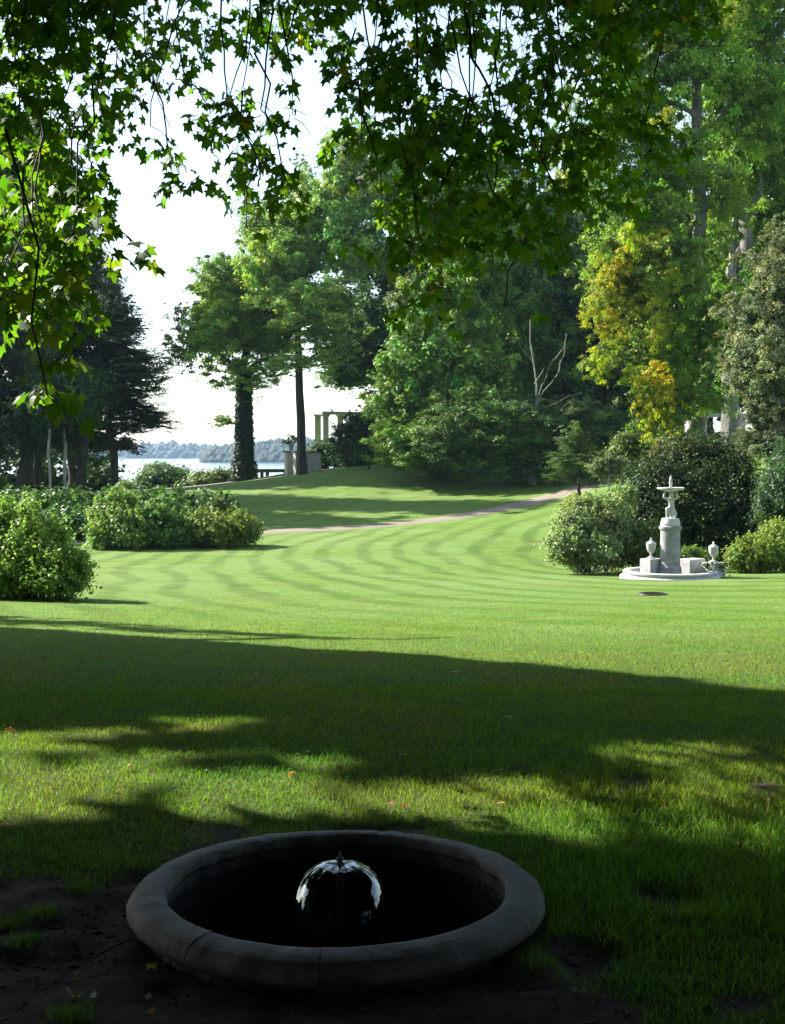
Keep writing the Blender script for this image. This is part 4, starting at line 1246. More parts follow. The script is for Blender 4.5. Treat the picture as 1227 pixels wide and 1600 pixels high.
# small tree on the slope, standards, bushes
tree('small_tree', 'small dark tree with a thin stem on the slope before the pergola', gp(577, 71), at(577, 680, 71), .075,
     [L(575, 680, 38, 30, 71), L(560, 660, 26, 20, 71), L(595, 665, 25, 22, 71), L(540, 690, 26, 22, 71.5, .7)], 12000, .11, limbs=4, clump=.3, base=(.030, .062, .026), hollow=.4, cl_leaves=45)
tree('small_tree', 'small feathery tree beside the gravel path bend', gp(908, 52), at(905, 720, 52), .09,
     [L(885, 725, 32, 18, 52), L(915, 715, 30, 22, 52), L(900, 695, 20, 22, 52), L(935, 735, 24, 18, 52), L(880, 745, 26, 10, 51.6, .6), L(905, 675, 10, 18, 52, .7), L(925, 752, 20, 9, 52, .5)], 14000, .085, limbs=7, bk='flat', kb=3, base=(.055, .095, .03), hollow=.4, cl_leaves=40, flat=.35)
tree('standard_tree', 'small grey green standard tree tied to a thin stake', gp(952, 48), at(950, 735, 48), .04,
     [L(950, 722, 24, 17, 48), L(965, 740, 20, 12, 48), L(935, 730, 15, 14, 48, .8)], 5000, .07, limbs=3, clump=.2, base=(.11, .145, .095), hollow=.3, cl_leaves=35)
sk_ = gp(951, 47.7); s_o = tag(MB().tube([(0, 0, -.2), (0.02, 0, 1.9)], [.025, .02], 6).build('stake', M['bark_pale'], loc=sk_), 'thin pale stake beside the grey green standard tree', 'stake')


def shrub(label, px, D, lobes, n, leaf, base, name='shrub', clump=.22, hollow=.6, twigs=24, twig_up=1.0, cat='shrub', group=None, flat=.75, cl=45, shoots=0, slen=.3, **kw):
    b0 = np.array(gp(px, D)); r = empty(name, tuple(b0)); tag(r, label, cat, group)
    lobes = [(np.array(l[0]) - b0, l[1], l[2], l[3]) for l in lobes]
    mb = MB()
    for i in range(twigs):
        l = random.choice(lobes)
        e = l[0] + unit(RNG.normal(size=3) + np.array([0, 0, .8])) * np.array(l[1]) * twig_up
        s = np.array([l[0][0] * .5 + random.uniform(-.2, .2), l[0][1] * .5, -.1])
        mb.tube(wiggle(s, e, 5, .05), [.018, .014, .011, .008, .004], 4)
    mb.build('stem', M['bark_dark'], r)
    P, Nn, T = foliage(lobes, n, leaf, clump=clump, hollow=hollow, base=base, flat=flat, cl_leaves=cl, **kw)
    if shoots:
        sp, sn, stt = [], [], []
        for _ in range(shoots):
            l = random.choice(lobes); d_ = unit(RNG.normal(size=3) + np.array([0, -.2, .9])); st_ = np.array(l[0]) + d_ * np.array(l[1]) * .85
            g_ = unit(d_ * .5 + np.array([0, 0, .9]) + RNG.normal(size=3) * .2); ln = random.uniform(.35, 1) * slen; kk = int(10 + 8 * ln / slen)
            tt_ = RNG.random(kk)[:, None]; ring = RNG.normal(size=(kk, 3)) * leaf * .75 * (1.15 - tt_)
            sp.append(st_ + g_ * ln * tt_ + ring); sn.append(unit(ring + np.array([0, -.1, .5]) + RNG.normal(size=(kk, 3)) * .3))
            b_ = (np.array(l[3] if l[3] is not None else base)) * FOL * random.uniform(.95, 1.4); stt.append(np.tile(b_, (kk, 1)) * RNG.uniform(.75, 1.25, (kk, 1)))
        P = np.concatenate([P] + sp); Nn = np.concatenate([Nn] + sn); T = np.clip(np.concatenate([T] + stt), 0, .9)
    # keep leaves above the soil
    zmin = height(P[:, 0] + b0[0], P[:, 1] + b0[1]) - b0[2] + .02
    low = P[:, 2] < zmin
    P[low, 2] = zmin[low] + np.abs(RNG.normal(0, .12, low.sum()))
    leafmesh('foliage', P, Nn, T, leaf, r, tri=D > 40)
    return r


# near bush left
shrub('tall loose light green bush at the left edge of the lawn', 55, 22.5,
      [L(20, 893, 60, 42, 22.5), L(90, 905, 46, 32, 22), L(50, 860, 48, 36, 22.5, .7), L(0, 835, 45, 36, 23, .7), L(110, 880, 24, 16, 22, .3), L(48, 815, 16, 26, 22.6, .25), L(-40, 870, 70, 60, 23), L(85, 845, 24, 18, 22.6, .3), L(15, 808, 22, 14, 23, .3), L(125, 900, 18, 12, 22, .2)],
      30000, .056, (.12, .20, .062), clump=.14, hollow=.45, twigs=90, twig_up=1.2, name='bush', cat='bush', cl=36, shoots=480, slen=.36)
# clump of tall white-tipped meadow plants in front
# far left hedge, dark
shrub('long dark green hedge of low shrubs in front of the lime trees', 150, 48,
      [L(20, 800, 60, 28, 46), L(100, 795, 60, 24, 47), L(180, 792, 60, 22, 48), L(250, 792, 60, 22, 49), L(320, 797, 55, 20, 49), L(-60, 800, 60, 30, 46), L(120, 820, 50, 20, 45), L(60, 830, 50, 20, 44)],
      26000, .115, (.036, .085, .024), name='hedge', cat='hedge', clump=.3, twigs=10, shoots=400, slen=.45)
shrub('light green shrub with pinkish tips in front of the dark hedge', 190, 41.5,
      [L(180, 812, 42, 30, 41.5), L(205, 825, 45, 32, 41), L(170, 835, 34, 26, 41), L(190, 790, 22, 14, 41.5, .6)], 11000, .085, (.105, .170, .055), clump=.2, twigs=40, twig_up=1.1, shoots=220, slen=.5)
shrub('mid green shrub between the light shrub and the yellow one', 260, 41.5,
      [L(245, 825, 40, 32, 41), L(275, 822, 38, 30, 42), L(250, 800, 26, 16, 42, .6), L(290, 835, 26, 22, 41)], 9000, .09, (.062, .13, .038), clump=.22, twigs=30, shoots=160, slen=.45)
shrub('yellowish green shrub at the right end of the shrub bed by the path', 350, 41.5,
      [L(345, 830, 40, 28, 41), L(380, 832, 30, 25, 41.5), L(320, 828, 28, 26, 41), L(345, 802, 24, 14, 42, .5, (.05, .08, .03))], 11000, .07, (.105, .145, .036), clump=.18, twigs=40, twig_up=1.08, shoots=220, slen=.4)
# bank shrubs by the lake
shrub('round bank shrub left of the ivy trunk, before the water', 255, 86, [L(255, 745, 38, 20, 86), L(240, 752, 26, 14, 85), L(285, 757, 26, 12, 86, .7)], 7000, .15, (.055, .10, .045), clump=.4, twigs=20)
shrub('paler low bank shrub against the ivy trunk', 335, 85, [L(330, 748, 36, 12, 85), L(355, 745, 22, 14, 85), L(300, 757, 26, 7, 84, .6), L(180, 760, 40, 8, 85, .7)], 6000, .13, (.10, .14, .06), clump=.35, twigs=16)
shrub('dark understorey along the foot of the lime trees', 50, 68, [L(0, 728, 80, 38, 72), L(100, 730, 70, 34, 72), L(150, 738, 40, 20, 70), L(-120, 745, 80, 25, 70), L(160, 752, 30, 14, 70)], 10000, .2, (.02, .045, .016), clump=.5)
shrub('low bush right of the gate wall', 510, 80, [L(505, 712, 22, 20, 80), L(530, 712, 22, 18, 79)], 5000, .13, (.03, .065, .026), clump=.3)
shrub('dark bushes below the pergola on the crest', 560, 77, [L(560, 714, 30, 15, 77), L(600, 700, 34, 30, 78), L(580, 695, 24, 16, 79), L(640, 700, 34, 30, 78)], 12000, .14, (.036, .078, .03), clump=.35)
# ground cover under the trees
b0 = np.array(gp(775, 64))
P = np.c_[RNG.uniform(-3.4, 3.4, 9000), RNG.uniform(-1.2, 4, 9000)]
keep = (fbm((P[:, 0] + 50) * .5, P[:, 1] * .8 + 9, 61) > .46 + .10 * np.abs(P[:, 0]) / 3.4) ; P = P[keep]
zz = height(P[:, 0] + b0[0], P[:, 1] + b0[1]) - b0[2] + RNG.uniform(0.02, .22, len(P))
gc = empty('ground_cover', tuple(b0)); tag(gc, 'pale low ground cover plants in the shade of the spreading tree', 'ground cover', kind='stuff')
o = leafmesh('ground_cover', np.c_[P, zz], unit(np.array([0, -.25, 1]) + RNG.normal(size=(len(P), 3)) * .3), np.array([.09, .125, .08]) * RNG.uniform(.6, 1.3, (len(P), 1)), .09, gc); o['kind'] = 'stuff'
# shrubs around the statue fountain
shrub('round silver leaved shrub left of the statue fountain', 920, 32.5,
      [L(905, 835, 42, 42, 32), L(935, 815, 45, 40, 32.5), L(960, 845, 35, 38, 32.5), L(890, 855, 35, 28, 31.5), L(925, 860, 45, 24, 31.5), L(975, 790, 16, 30, 33, .5), L(905, 800, 26, 20, 32.5, .7, (.17, .21, .12))],
      34000, .062, (.13, .18, .105), clump=.15, hollow=.62, twigs=60, twig_up=1.05, shoots=520, slen=.32)
shrub('large dark yew behind the statue fountain', 1085, 35.5,
      [L(1100, 790, 75, 75, 36), L(1040, 780, 60, 62, 36), L(1010, 760, 40, 42, 37), L(1130, 760, 50, 60, 36.5), L(1090, 720, 55, 40, 37), L(1060, 720, 45, 34, 37, 1, (.06, .075, .025)), L(1150, 830, 30, 40, 36), L(1020, 830, 45, 40, 36.5), L(1080, 850, 60, 26, 36), L(985, 790, 22, 50, 37)],
      52000, .070, (.017, .034, .013), name='yew_bush', cat='yew', clump=.24, hollow=.8, twigs=30, twig_up=1.02, cl=55, shoots=700, slen=.4)
shrub('small bright leaved shrub between the pedestal and the silver shrub', 1003, 32.5, [L(1005, 845, 26, 30, 32.5), L(1000, 865, 24, 18, 32), L(1085, 868, 40, 12, 33, .5)], 6000, .07, (.055, .10, .022), clump=.15, twigs=24, twig_up=1.1)
shrub('yellow green shrub at the right edge beside the pool', 1190, 31.5,
      [L(1190, 868, 34, 24, 31), L(1160, 872, 24, 18, 31), L(1215, 850, 26, 30, 31.5), L(1240, 865, 30, 26, 31.5)], 16000, .055, (.115, .165, .042), clump=.13, twigs=60, twig_up=1.12, shoots=380, slen=.35)
shrub('blue green conifer shrub at the right edge above the yellow shrub', 1215, 33.5, [L(1215, 770, 26, 50, 34), L(1222, 715, 18, 30, 35), L(1195, 800, 14, 24, 34, .7), L(1240, 790, 30, 60, 34)], 14000, .065, (.035, .072, .040), clump=.18)
shrub('pale green hanging shrub above the yew on the bank', 990, 52, [L(985, 690, 24, 14, 52), L(975, 705, 20, 12, 52), L(1005, 700, 14, 16, 52), L(1150, 720, 30, 14, 50, .4)], 7000, .085, (.085, .13, .04), clump=.22)
shrub('shrubs on the bank left of the beech trunks', 880, 60, [L(870, 715, 24, 14, 60), L(855, 720, 16, 16, 60), L(925, 705, 30, 18, 64), L(965, 700, 20, 20, 62)], 8000, .11, (.04, .075, .03), clump=.28)

# ------------------------------------------------------------------ the plane tree we stand under
TB = np.array([-6.0, 4.4, 0.0])
pt = empty('plane_tree', tuple(TB))
tag(pt, 'great plane tree whose leafy boughs hang down over the top of the view', 'tree')
mb = MB(); mb.tube(wiggle((0, 0, -.3), (.3, -.4, 5.6), 8, .012), [.75, .62, .56, .53, .52, .52, .54, .56], 14, .04); mb.build('trunk', M['bark_pale'], pt)
LIMB = []
for e, r in [((4.9, 5.5, 7.6), .24), ((1.4, 7.5, 8.4), .24), ((6.9, 2.0, 8.2), .25), ((2.9, -3.5, 8.5), .22), ((-4, -3, 9), .24), ((-4.5, 3.0, 10), .22), ((.5, 1, 13), .28), ((8.6, 6.8, 7.6), .16), ((3.4, 8.0, 6.6), .14)]:
    Pl = wiggle((.3, -.4, 5.2), e, 9, .035, .08); LIMB.append(np.array(Pl))
    mb = MB(); mb.tube(Pl, [r * (1 - .75 * j / 8) for j in range(9)], 8, .05); mb.build('limb', M['bark_pale'], pt)
limbpts = np.concatenate([l[3:] for l in LIMB]) + TB

# visible hanging sprays: where each hangs, how big and how far off
SPRAYS = [(40, 55, 95, 75, 9.5, 3.2), (60, 170, 110, 85, 9.5, 3.6), (40, 290, 80, 70, 9, 2.6), (110, 280, 60, 55, 9.5, 1.2), (150, 110, 60, 100, 10, 1.6), (60, 400, 70, 50, 7.5, 2.2), (145, 385, 45, 22, 7.5, .7), (30, 470, 45, 34, 7.5, 1.2), (90, 480, 30, 34, 7.4, .8),
      (100, 572, 18, 14, 7.1, .22), (70, 610, 20, 32, 7.0, .42), (120, 330, 35, 30, 9, .7), (15, 200, 45, 120, 10.5, 1.6),
      (225, 60, 50, 60, 10.5, 1.3), (290, 60, 60, 55, 11, 1.6), (220, 190, 28, 55, 10, .7), (262, 250, 20, 30, 9.5, .45), (285, 295, 26, 26, 9.5, .5), (290, 130, 40, 40, 10, .8), (310, 200, 28, 30, 10, .5),
      (350, 190, 34, 55, 10, 1.0), (350, 40, 60, 40, 11, 1.1), (400, 245, 50, 35, 10, 1.2), (395, 310, 60, 20, 10, .9), (440, 300, 34, 34, 9.5, .9), (440, 195, 42, 30, 9, .8), (445, 110, 26, 34, 9.5, .4), (430, 30, 60, 35, 10.5, 1.2), (390, 150, 26, 40, 10.5, .5),
      (510, 40, 60, 50, 10.5, 1.5), (560, 120, 50, 60, 10, 1.6), (580, 230, 40, 60, 10, 1.1), (640, 90, 80, 90, 10, 3.0), (650, 210, 80, 80, 9.6, 2.6), (720, 230, 80, 80, 9.6, 2.6), (780, 200, 60, 70, 10, 1.8), (640, 330, 50, 60, 9.4, 1.4), (700, 370, 60, 60, 9, 1.5), (690, 450, 34, 34, 9, .6),
      (760, 310, 60, 50, 9.4, 1.2), (810, 360, 50, 40, 9.4, .8), (840, 400, 24, 26, 9.2, .3), (850, 300, 50, 36, 9.4, 1.0), (870, 230, 40, 50, 9.6, 1.0), (840, 60, 60, 60, 10, 1.6), (900, 110, 60, 60, 10, 1.5), (760, 40, 50, 50, 10.5, 1.0), (950, 50, 60, 50, 9, 1.5), (930, 200, 50, 50, 9.5, 1.1),
      (960, 280, 44, 34, 9.4, .7), (1010, 25, 60, 26, 8.6, .8), (1000, 220, 34, 60, 10, .6), (810, 130, 40, 80, 10, 1.0), (560, 390, 26, 16, 9.6, .18), (380, 368, 18, 12, 8.8, .12), (620, 400, 30, 24, 9.2, .3), (800, 500, 26, 10, 9, .12), (970, 120, 40, 70, 10, .8), (1060, 10, 40, 14, 8.6, .3)]
SPRAYS += [(x_, -12, 48, 30, 9.8, .9) for x_ in range(0, 1080, 62)]
HOLES = [(345, 95, 26, 26), (400, 120, 18, 26), (490, 160, 30, 60), (408, 160, 14, 18), (565, 25, 22, 18), (730, 105, 40, 32), (690, 20, 18, 14), (630, 190, 14, 12), (880, 40, 14, 24), (815, 60, 16, 22), (250, 170, 16, 40), (190, 260, 30, 24), (300, 240, 20, 8), (470, 250, 24, 30), (470, 100, 12, 20), (640, 15, 12, 8), (930, 85, 16, 16), (850, 262, 22, 16), (790, 165, 12, 12), (380, 60, 12, 10), (560, 310, 30, 16)]
LP = []; LN = []; LT = []; LS = []
twg = MB()
for (px, py, rx, ry, D, w) in SPRAYS:
    w *= .85
    if 195 < px < 530 and py > 0: w *= .62
    if 195 < px < 530 and py < 0: w *= .5
    ns = max(1, int(w * 19 + .5))
    D = D
    for s_ in range(ns):
        a_ = random.uniform(0, 6.283); q = math.sqrt(random.random())
        sx = px + rx * q * math.cos(a_) * .9; sy = py + ry * q * math.sin(a_) * .85 - 12
        d = D + random.gauss(0, .65)
        st_ = at(sx, sy, d)
        ln = random.uniform(.18, .42) * (.55 if w < .5 else 1)
        dr_ = unit(np.array([random.gauss(.1, .8), random.gauss(0, .8), -.22]))
        m_ = max(3, int(ln / .042))
        p = st_.copy(); pts = [p.copy()]
        side = 1
        for k in range(m_):
            dr_ = unit(dr_ + np.array([0, 0, -.10]) + RNG.normal(size=3) * .12)
            p = p + dr_ * ln / m_
            pts.append(p.copy())
            X, Y, _d = project(p)
            if any(((X[0] - h[0]) / h[2]) ** 2 + ((Y[0] - h[1]) / h[3]) ** 2 < 1 for h in HOLES): continue
            if random.random() < .12: continue
            side = -side
            sd = unit(np.cross(dr_, [0, 0, 1]) * side + dr_ * .5 + RNG.normal(size=3) * .25)
            pos = p + sd * random.uniform(.03, .07)
            tdir = unit(sd * .7 + np.array([0, 0, -.55]) + RNG.normal(size=3) * .25)
            nn = unit(np.array([-.25, -.1, .75]) + RNG.normal(size=3) * .42)
            nn = unit(nn - (nn @ tdir) * tdir)
            LP.append(pos); LN.append(nn); LT.append(tdir); LS.append(random.uniform(.044, .082))
        twg.tube(pts, [.0022 * (1 - .7 * i / len(pts)) + .0010 for i in range(len(pts))], 4, cap=False)
        if s_ % 16 == 0:
            j = int(np.argmin(((limbpts - st_) ** 2).sum(1))); q_ = limbpts[j]
            if random.random() < .8:
                # hang from above: rise to a point over the spray, then to the limb
                up = st_ + np.array([random.uniform(-.25, .25), random.uniform(-.25, .25), random.uniform(.5, 1.1)])
                twg.tube(wiggle(st_, up, 5, .05), [.0045, .005, .006, .0065, .007], 4, cap=False)
LP = np.array(LP); LN = np.array(LN); LT = np.array(LT); LS = np.array(LS)
# long hanging branches
for (pl, D, r) in [([(700, -60), (740, 90), (770, 150), (775, 230), (770, 300), (772, 400), (760, 460)], 9.7, .016), ([(790, -40), (780, 60), (765, 140), (772, 190)], 9.9, .012), ([(640, -40), (650, 120), (655, 260), (654, 370)], 9.6, .014), ([(340, -40), (350, 80), (350, 170), (400, 230), (425, 290)], 10, .012),
                   ([(430, -40), (455, 120), (460, 180)], 9.3, .012), ([(100, -40), (110, 120), (70, 230), (60, 330)], 9, .010), ([(60, 300), (95, 430), (80, 520), (82, 560)], 7.5, .006), ([(20, -20), (30, 200), (20, 330)], 9.4, .014), ([(220, -40), (228, 60), (265, 200)], 10, .010), ([(850, -30), (880, 120), (900, 220)], 9.7, .013), ([(560, -40), (580, 90), (600, 200)], 10, .013), ([(940, -40), (960, 60), (990, 200)], 9.6, .013),
                   ([(82, 560), (78, 590), (72, 620)], 7.1, .004), ([(95, 430), (120, 500), (100, 560)], 7.3, .005), ([(770, 300), (800, 370), (840, 395)], 9.5, .007), ([(654, 370), (690, 430), (710, 470)], 9.3, .007)]:
    pp = [at(x + random.uniform(-4, 4), y, D) for x, y in pl]
    dn = []
    for a_, b_ in zip(pp[:-1], pp[1:]): dn += list(wiggle(a_, b_, 4, .03))[:-1]
    dn.append(pp[-1])
    twg.tube(dn, [max(.003, r * .62 * (1.15 - .9 * i / len(dn))) for i in range(len(dn))], 6, cap=False)
    if pl[0][1] < 0:
        j = int(np.argmin(((limbpts - pp[0]) ** 2).sum(1)))
        twg.tube(wiggle(pp[0], limbpts[j], 7, .03, .08), [r * 1.2 + .004 * i for i in range(7)], 6, cap=False)
twg.V = [tuple(np.array(v) - TB) for v in twg.V]
o = twg.build('twigs', M['twig'], pt); o['kind'] = 'stuff'

# leaf outline: five pointed lobes
def leaf_outline(var=0):
    r = random.Random(40 + var)
    pts = []
    for an, rad in [(-90, .10), (-52, .46), (-28, .78), (-8, .50), (6, .62), (33, 1.0), (50, .60), (62, .66), (90, 1.22), (118, .66), (130, .60), (147, 1.0), (174, .62), (188, .50), (208, .78), (232, .46)]:
        an_ = math.radians(an + r.uniform(-3, 3)); ra = rad * r.uniform(.92, 1.08)
        pts.append((ra * math.cos(an_), ra * math.sin(an_) + .1, 0))
    V = [(0, .1, .06)] + [(x, y, -.16 * (x * x + y * y) * (1.0 if var % 2 else .5) + .05 * abs(x)) for x, y, _ in pts]
    n = len(pts)
    F = [(0, 1 + i, 1 + (i + 1) % n) for i in range(n)]
    return np.array(V), np.array(F)


def leaves_mesh(name, P, Nn, T, Sz, tint, var=0):
    v0, f0 = leaf_outline(var)
    B = np.cross(T, Nn)
    V = P[:, None, :] + Sz[:, None, None] * (v0[None, :, 0, None] * B[:, None, :] + v0[None, :, 1, None] * T[:, None, :] + v0[None, :, 2, None] * Nn[:, None, :])
    F = (f0[None] + (np.arange(len(P)) * len(v0))[:, None, None]).reshape(-1, 3)
    return mesh_np(name, V.reshape(-1, 3), F, np.repeat(tint, len(v0), axis=0))


PLG = np.array([.044, .104, .017])
X, Y, Dd = project(LP)
vis = (X > 0) & (X < 1227) & (Y > 0)
score = np.where(vis, LS / Dd, 0)
# prefer leaves on the rim of the sprays, nearest to the eye
top = np.argsort(-score)[:300]
mask = np.zeros(len(LP), bool); mask[top] = True
one = []
for v in range(4):
    v0, f0 = leaf_outline(v)
    me = mesh_np('leaf', v0, f0, np.tile(PLG, (len(v0), 1))); me.materials.append(M['plane_leaf_one']); one.append(me)
for i in top:
    o = bpy.data.objects.new('leaf', one[i % 4]); COL.objects.link(o); o.parent = pt
    n, t = Vector(LN[i]), Vector(LT[i]); b_ = t.cross(n)
    Mx = Matrix((b_, t, n)).transposed().to_4x4() @ Matrix.Scale(LS[i], 4)
    Mx.translation = Vector(LP[i] - TB); o.matrix_local = Mx
r_ = ~mask
tint = PLG * np.clip(RNG.normal(1, .22, (r_.sum(), 1)), .5, 1.6); hue = RNG.normal(0, .12, r_.sum()); tint[:, 0] *= 1 + hue
ye = RNG.random(r_.sum()) < .012; tint[ye] = (.22, .17, .02)
me = leaves_mesh('foliage', LP[r_] - TB, LN[r_], LT[r_], LS[r_], tint, 1)
o = link('foliage', me, M['plane_leaf'], pt); o['kind'] = 'stuff'
# seed balls
mb = MB()
for i in range(40):
    j = RNG.integers(0, len(LP)); c = LP[j] - TB - np.array([0, 0, random.uniform(.08, .16)])
    mb.tube([c + np.array([0, 0, .1]), c], [.0015, .0015], 3, cap=False)
    mb.lathe([(.001, -.014), (.009, -.010), (.0135, 0), (.009, .010), (.001, .014)], 8, c=tuple(c))
o = mb.build('seed_balls', M['twig'], pt); o['kind'] = 'stuff'

# the rest of the crown, above and outside the view: casts the shade we stand in
def shade_keep(P):
    """True where the crown is closed; openings let the sun reach the lawn"""
    t = P[:, 2] / SV[2]
    g = P - SV * t[:, None]
    gx_, gy_ = g[:, 0], g[:, 1]
    k = np.ones(len(P), bool)
    wob = (fbm(gx_ * .8, gy_ * .8, 91, 3) - .5) * 1.4
    # outer edge of the shade, from far left to near right
    gy_ = gy_ / 1.067
    edge = np.interp(gx_, [-12, -4.7, -.3, 1.6, 2.6, 4, 12], [19, 15.2, 11.9, 9.9, 8.6, 9.2, 10]) + wob * .25
    k &= gy_ < edge
    nz = (fbm(gx_ * 1.1 + 5, gy_ * 2.6, 95, 3) - .5) * 1.3
    def hole(cx, cy, rx, ry, rot=0, amt=1):
        dx_, dy_ = gx_ - cx, gy_ - cy; c, s = math.cos(rot), math.sin(rot)
        return ((dx_ * c + dy_ * s) / rx) ** 2 + ((-dx_ * s + dy_ * c) / ry) ** 2 < 1 + nz * amt
    op = hole(-1.8, 6.3, 1.7, 1.2, 0, .4) | hole(-.6, 5.75, 1.1, .52, -.06, .4) | hole(-.9, 7.6, .95, .17, -.1, .8) | hole(.33, 7.3, .32, .07, 0, .5) | hole(1.15, 5.5, 1.2, .36, 0, .5) | hole(-.1, 5.55, .5, .2) | hole(-4.5, 8.2, 1.6, .5, -.2)
    op &= ~hole(-1.0, 6.95, .8, .10, 0, .3) & ~hole(1.3, 6.55, 1.2, .62, 0, .3)
    k &= ~(op & (RNG.random(len(P)) < .985))
    # the crown is open above the lawn straight ahead: that bright sky shows in the falling water
    db = P - np.array([BX, BY, .2]); el_ = np.degrees(np.arctan2(db[:, 2], np.hypot(db[:, 0], db[:, 1]))); az_ = np.degrees(np.arctan2(db[:, 0], db[:, 1]))
    k &= ~((el_ > 18) & (el_ < 50) & (np.abs(az_ + 2 + 4 * np.sin(el_ * .4)) < 15))
    # sun reaches the low sprays at the left
    for (px, py, D, rr_) in [(40, 400, 7.5, .6), (120, 395, 7.5, .6), (60, 480, 7.4, .6), (85, 590, 7.0, .5), (60, 300, 9, .6), (30, 180, 9.5, .6), (560, 110, 10, .35), (80, 200, 9.5, .55), (80, 80, 9.5, .35), (230, 80, 10.5, .35), (290, 140, 10, .35), (400, 260, 10, .35), (300, 290, 9.5, .35)]:
        c = at(px, py, D); dd = P - c; tt_ = dd @ SV; ds_ = np.linalg.norm(dd - tt_[:, None] * SV, axis=1)
        k &= ~((ds_ < rr_) & (tt_ > 0))
    return k


def crown_cloud(cen, rad, n, zmin, leafsz):
    nc = n // 40
    d = unit(RNG.normal(size=(nc, 3))); q = RNG.random((nc, 1)) ** .45
    c = np.array(cen) + d * q * np.array(rad)
    c = c[c[:, 2] > zmin]
    idx = np.repeat(np.arange(len(c)), 40)
    P = c[idx] + RNG.normal(size=(len(idx), 3)) * np.array([.75, .75, .4])
    X, Y, D = project(P)
    inv = (D > .2) & (X > -70) & (X < 1300) & (Y > -60)
    P = P[~inv & (P[:, 2] > zmin * .8)]
    P = P[shade_keep(P)]
    return P


P = crown_cloud((-5.0, 6.2, 9.2), (10.5, 9.5, 5.6), 62000, 4.2, .2)
P2 = crown_cloud((2.0, -2.0, 7.5), (9.5, 8.0, 4.2), 40000, 3.6, .2)
P3 = crown_cloud((7.5, 5.0, 8.5), (6.5, 8.0, 3.8), 22000, 3.6, .2)
P4 = crown_cloud((0.2, 2.6, 6.6), (5.2, 4.6, 2.0), 26000, 4.4, .2)
P = np.concatenate([P, P2, P3, P4])
Nn = unit(np.array([0, 0, .7]) + RNG.normal(size=P.shape) * .55)
T = PLG * RNG.uniform(.6, 1.4, (len(P), 1))
o = leafmesh('crown', P - TB, Nn, T, .34, pt, M['plane_leaf'], tri=True); o['kind'] = 'stuff'
# its neighbour, standing left of the lawn
T2 = np.array([-13.0, 19.0, hz(-13, 19)])
p2 = empty('plane_tree', tuple(T2)); tag(p2, 'second plane tree standing to the left of the lawn, its shade crossing the grass', 'tree')
MB().tube(wiggle((0, 0, -.3), (.2, 0, 9), 8, .012), [.55, .48, .44, .42, .38, .32, .26, .2], 12, .04).build('trunk', M['bark_pale'], p2)
for e in [(4, -1, 8), (-3, 3, 9), (-3, -3, 8.5), (2, 3.5, 9), (3, -4, 8)]:
    MB().tube(wiggle((.1, 0, 5), e, 8, .035, .06), [.2 * (1 - .8 * j / 7) for j in range(8)], 7).build('limb', M['bark_pale'], p2)
P = crown_cloud((-13.2, 18.6, 8.6), (9.5, 8.0, 4.6), 62000, 3.6, .2)
Nn = unit(np.array([0, 0, .7]) + RNG.normal(size=P.shape) * .55)
o = leafmesh('crown', P - T2, Nn, PLG * RNG.uniform(.6, 1.4, (len(P), 1)), .34, p2, M['plane_leaf'], tri=True); o['kind'] = 'stuff'
print('plane leaves', len(LP), 'crown', len(P))

# ------------------------------------------------------------------ grass blades
def blades(x, y, h, w, lean, tint, segs=2, name='grass'):
    n = len(x)
    z = height(x, y) + np.where(y < 14, (fbm(x * .9, y * .9, 31, 3) - .5) * .03, 0) - .004
    B = np.c_[x, y, z]
    an = RNG.random(n) * 6.283; s = np.c_[np.cos(an), np.sin(an), np.zeros(n)]
    la = RNG.random(n) * 6.283; l = np.c_[np.cos(la), np.sin(la), np.zeros(n)] * (lean * h)[:, None]
    U = np.array([0, 0, 1.])
    w = w[:, None] / 2; hh = h[:, None]
    if segs == 2:
        V = np.stack([B - s * w, B + s * w, B + l * .35 + U * hh * .55 + s * w * .8, B + l * .35 + U * hh * .55 - s * w * .8, B + l + U * hh * .95], 1)
        a = np.arange(n) * 5
        F = np.concatenate([np.stack([a, a + 1, a + 2], 1), np.stack([a, a + 2, a + 3], 1), np.stack([a + 3, a + 2, a + 4], 1)])
        k = 5
    else:
        V = np.stack([B - s * w, B + s * w, B + l + U * hh], 1); a = np.arange(n) * 3; F = np.stack([a, a + 1, a + 2], 1); k = 3
    return V.reshape(-1, 3), F, np.repeat(tint, k, axis=0)


def frus(n, y0, y1, pw, side=2.2):
    y = y0 + (y1 - y0) * RNG.random(n) ** pw
    hw = .335 * y + side
    return (RNG.random(n) * 2 - 1) * hw, y


def gtint(x, y, n):
    t = np.array([.118, .212, .030]) * np.clip(RNG.normal(1, .28, (n, 1)), .4, 1.9)
    g = fbm(x * 1.3, y * 1.3, 101, 3)
    t[:, 0] *= 1 + (g - .5) * .9 + RNG.normal(0, .12, n)
    st = RNG.random(n) < .03 + .08 * (g > .58); t[st] = np.array([.22, .19, .07]) * RNG.uniform(.6, 1.2, (st.sum(), 1))
    return t


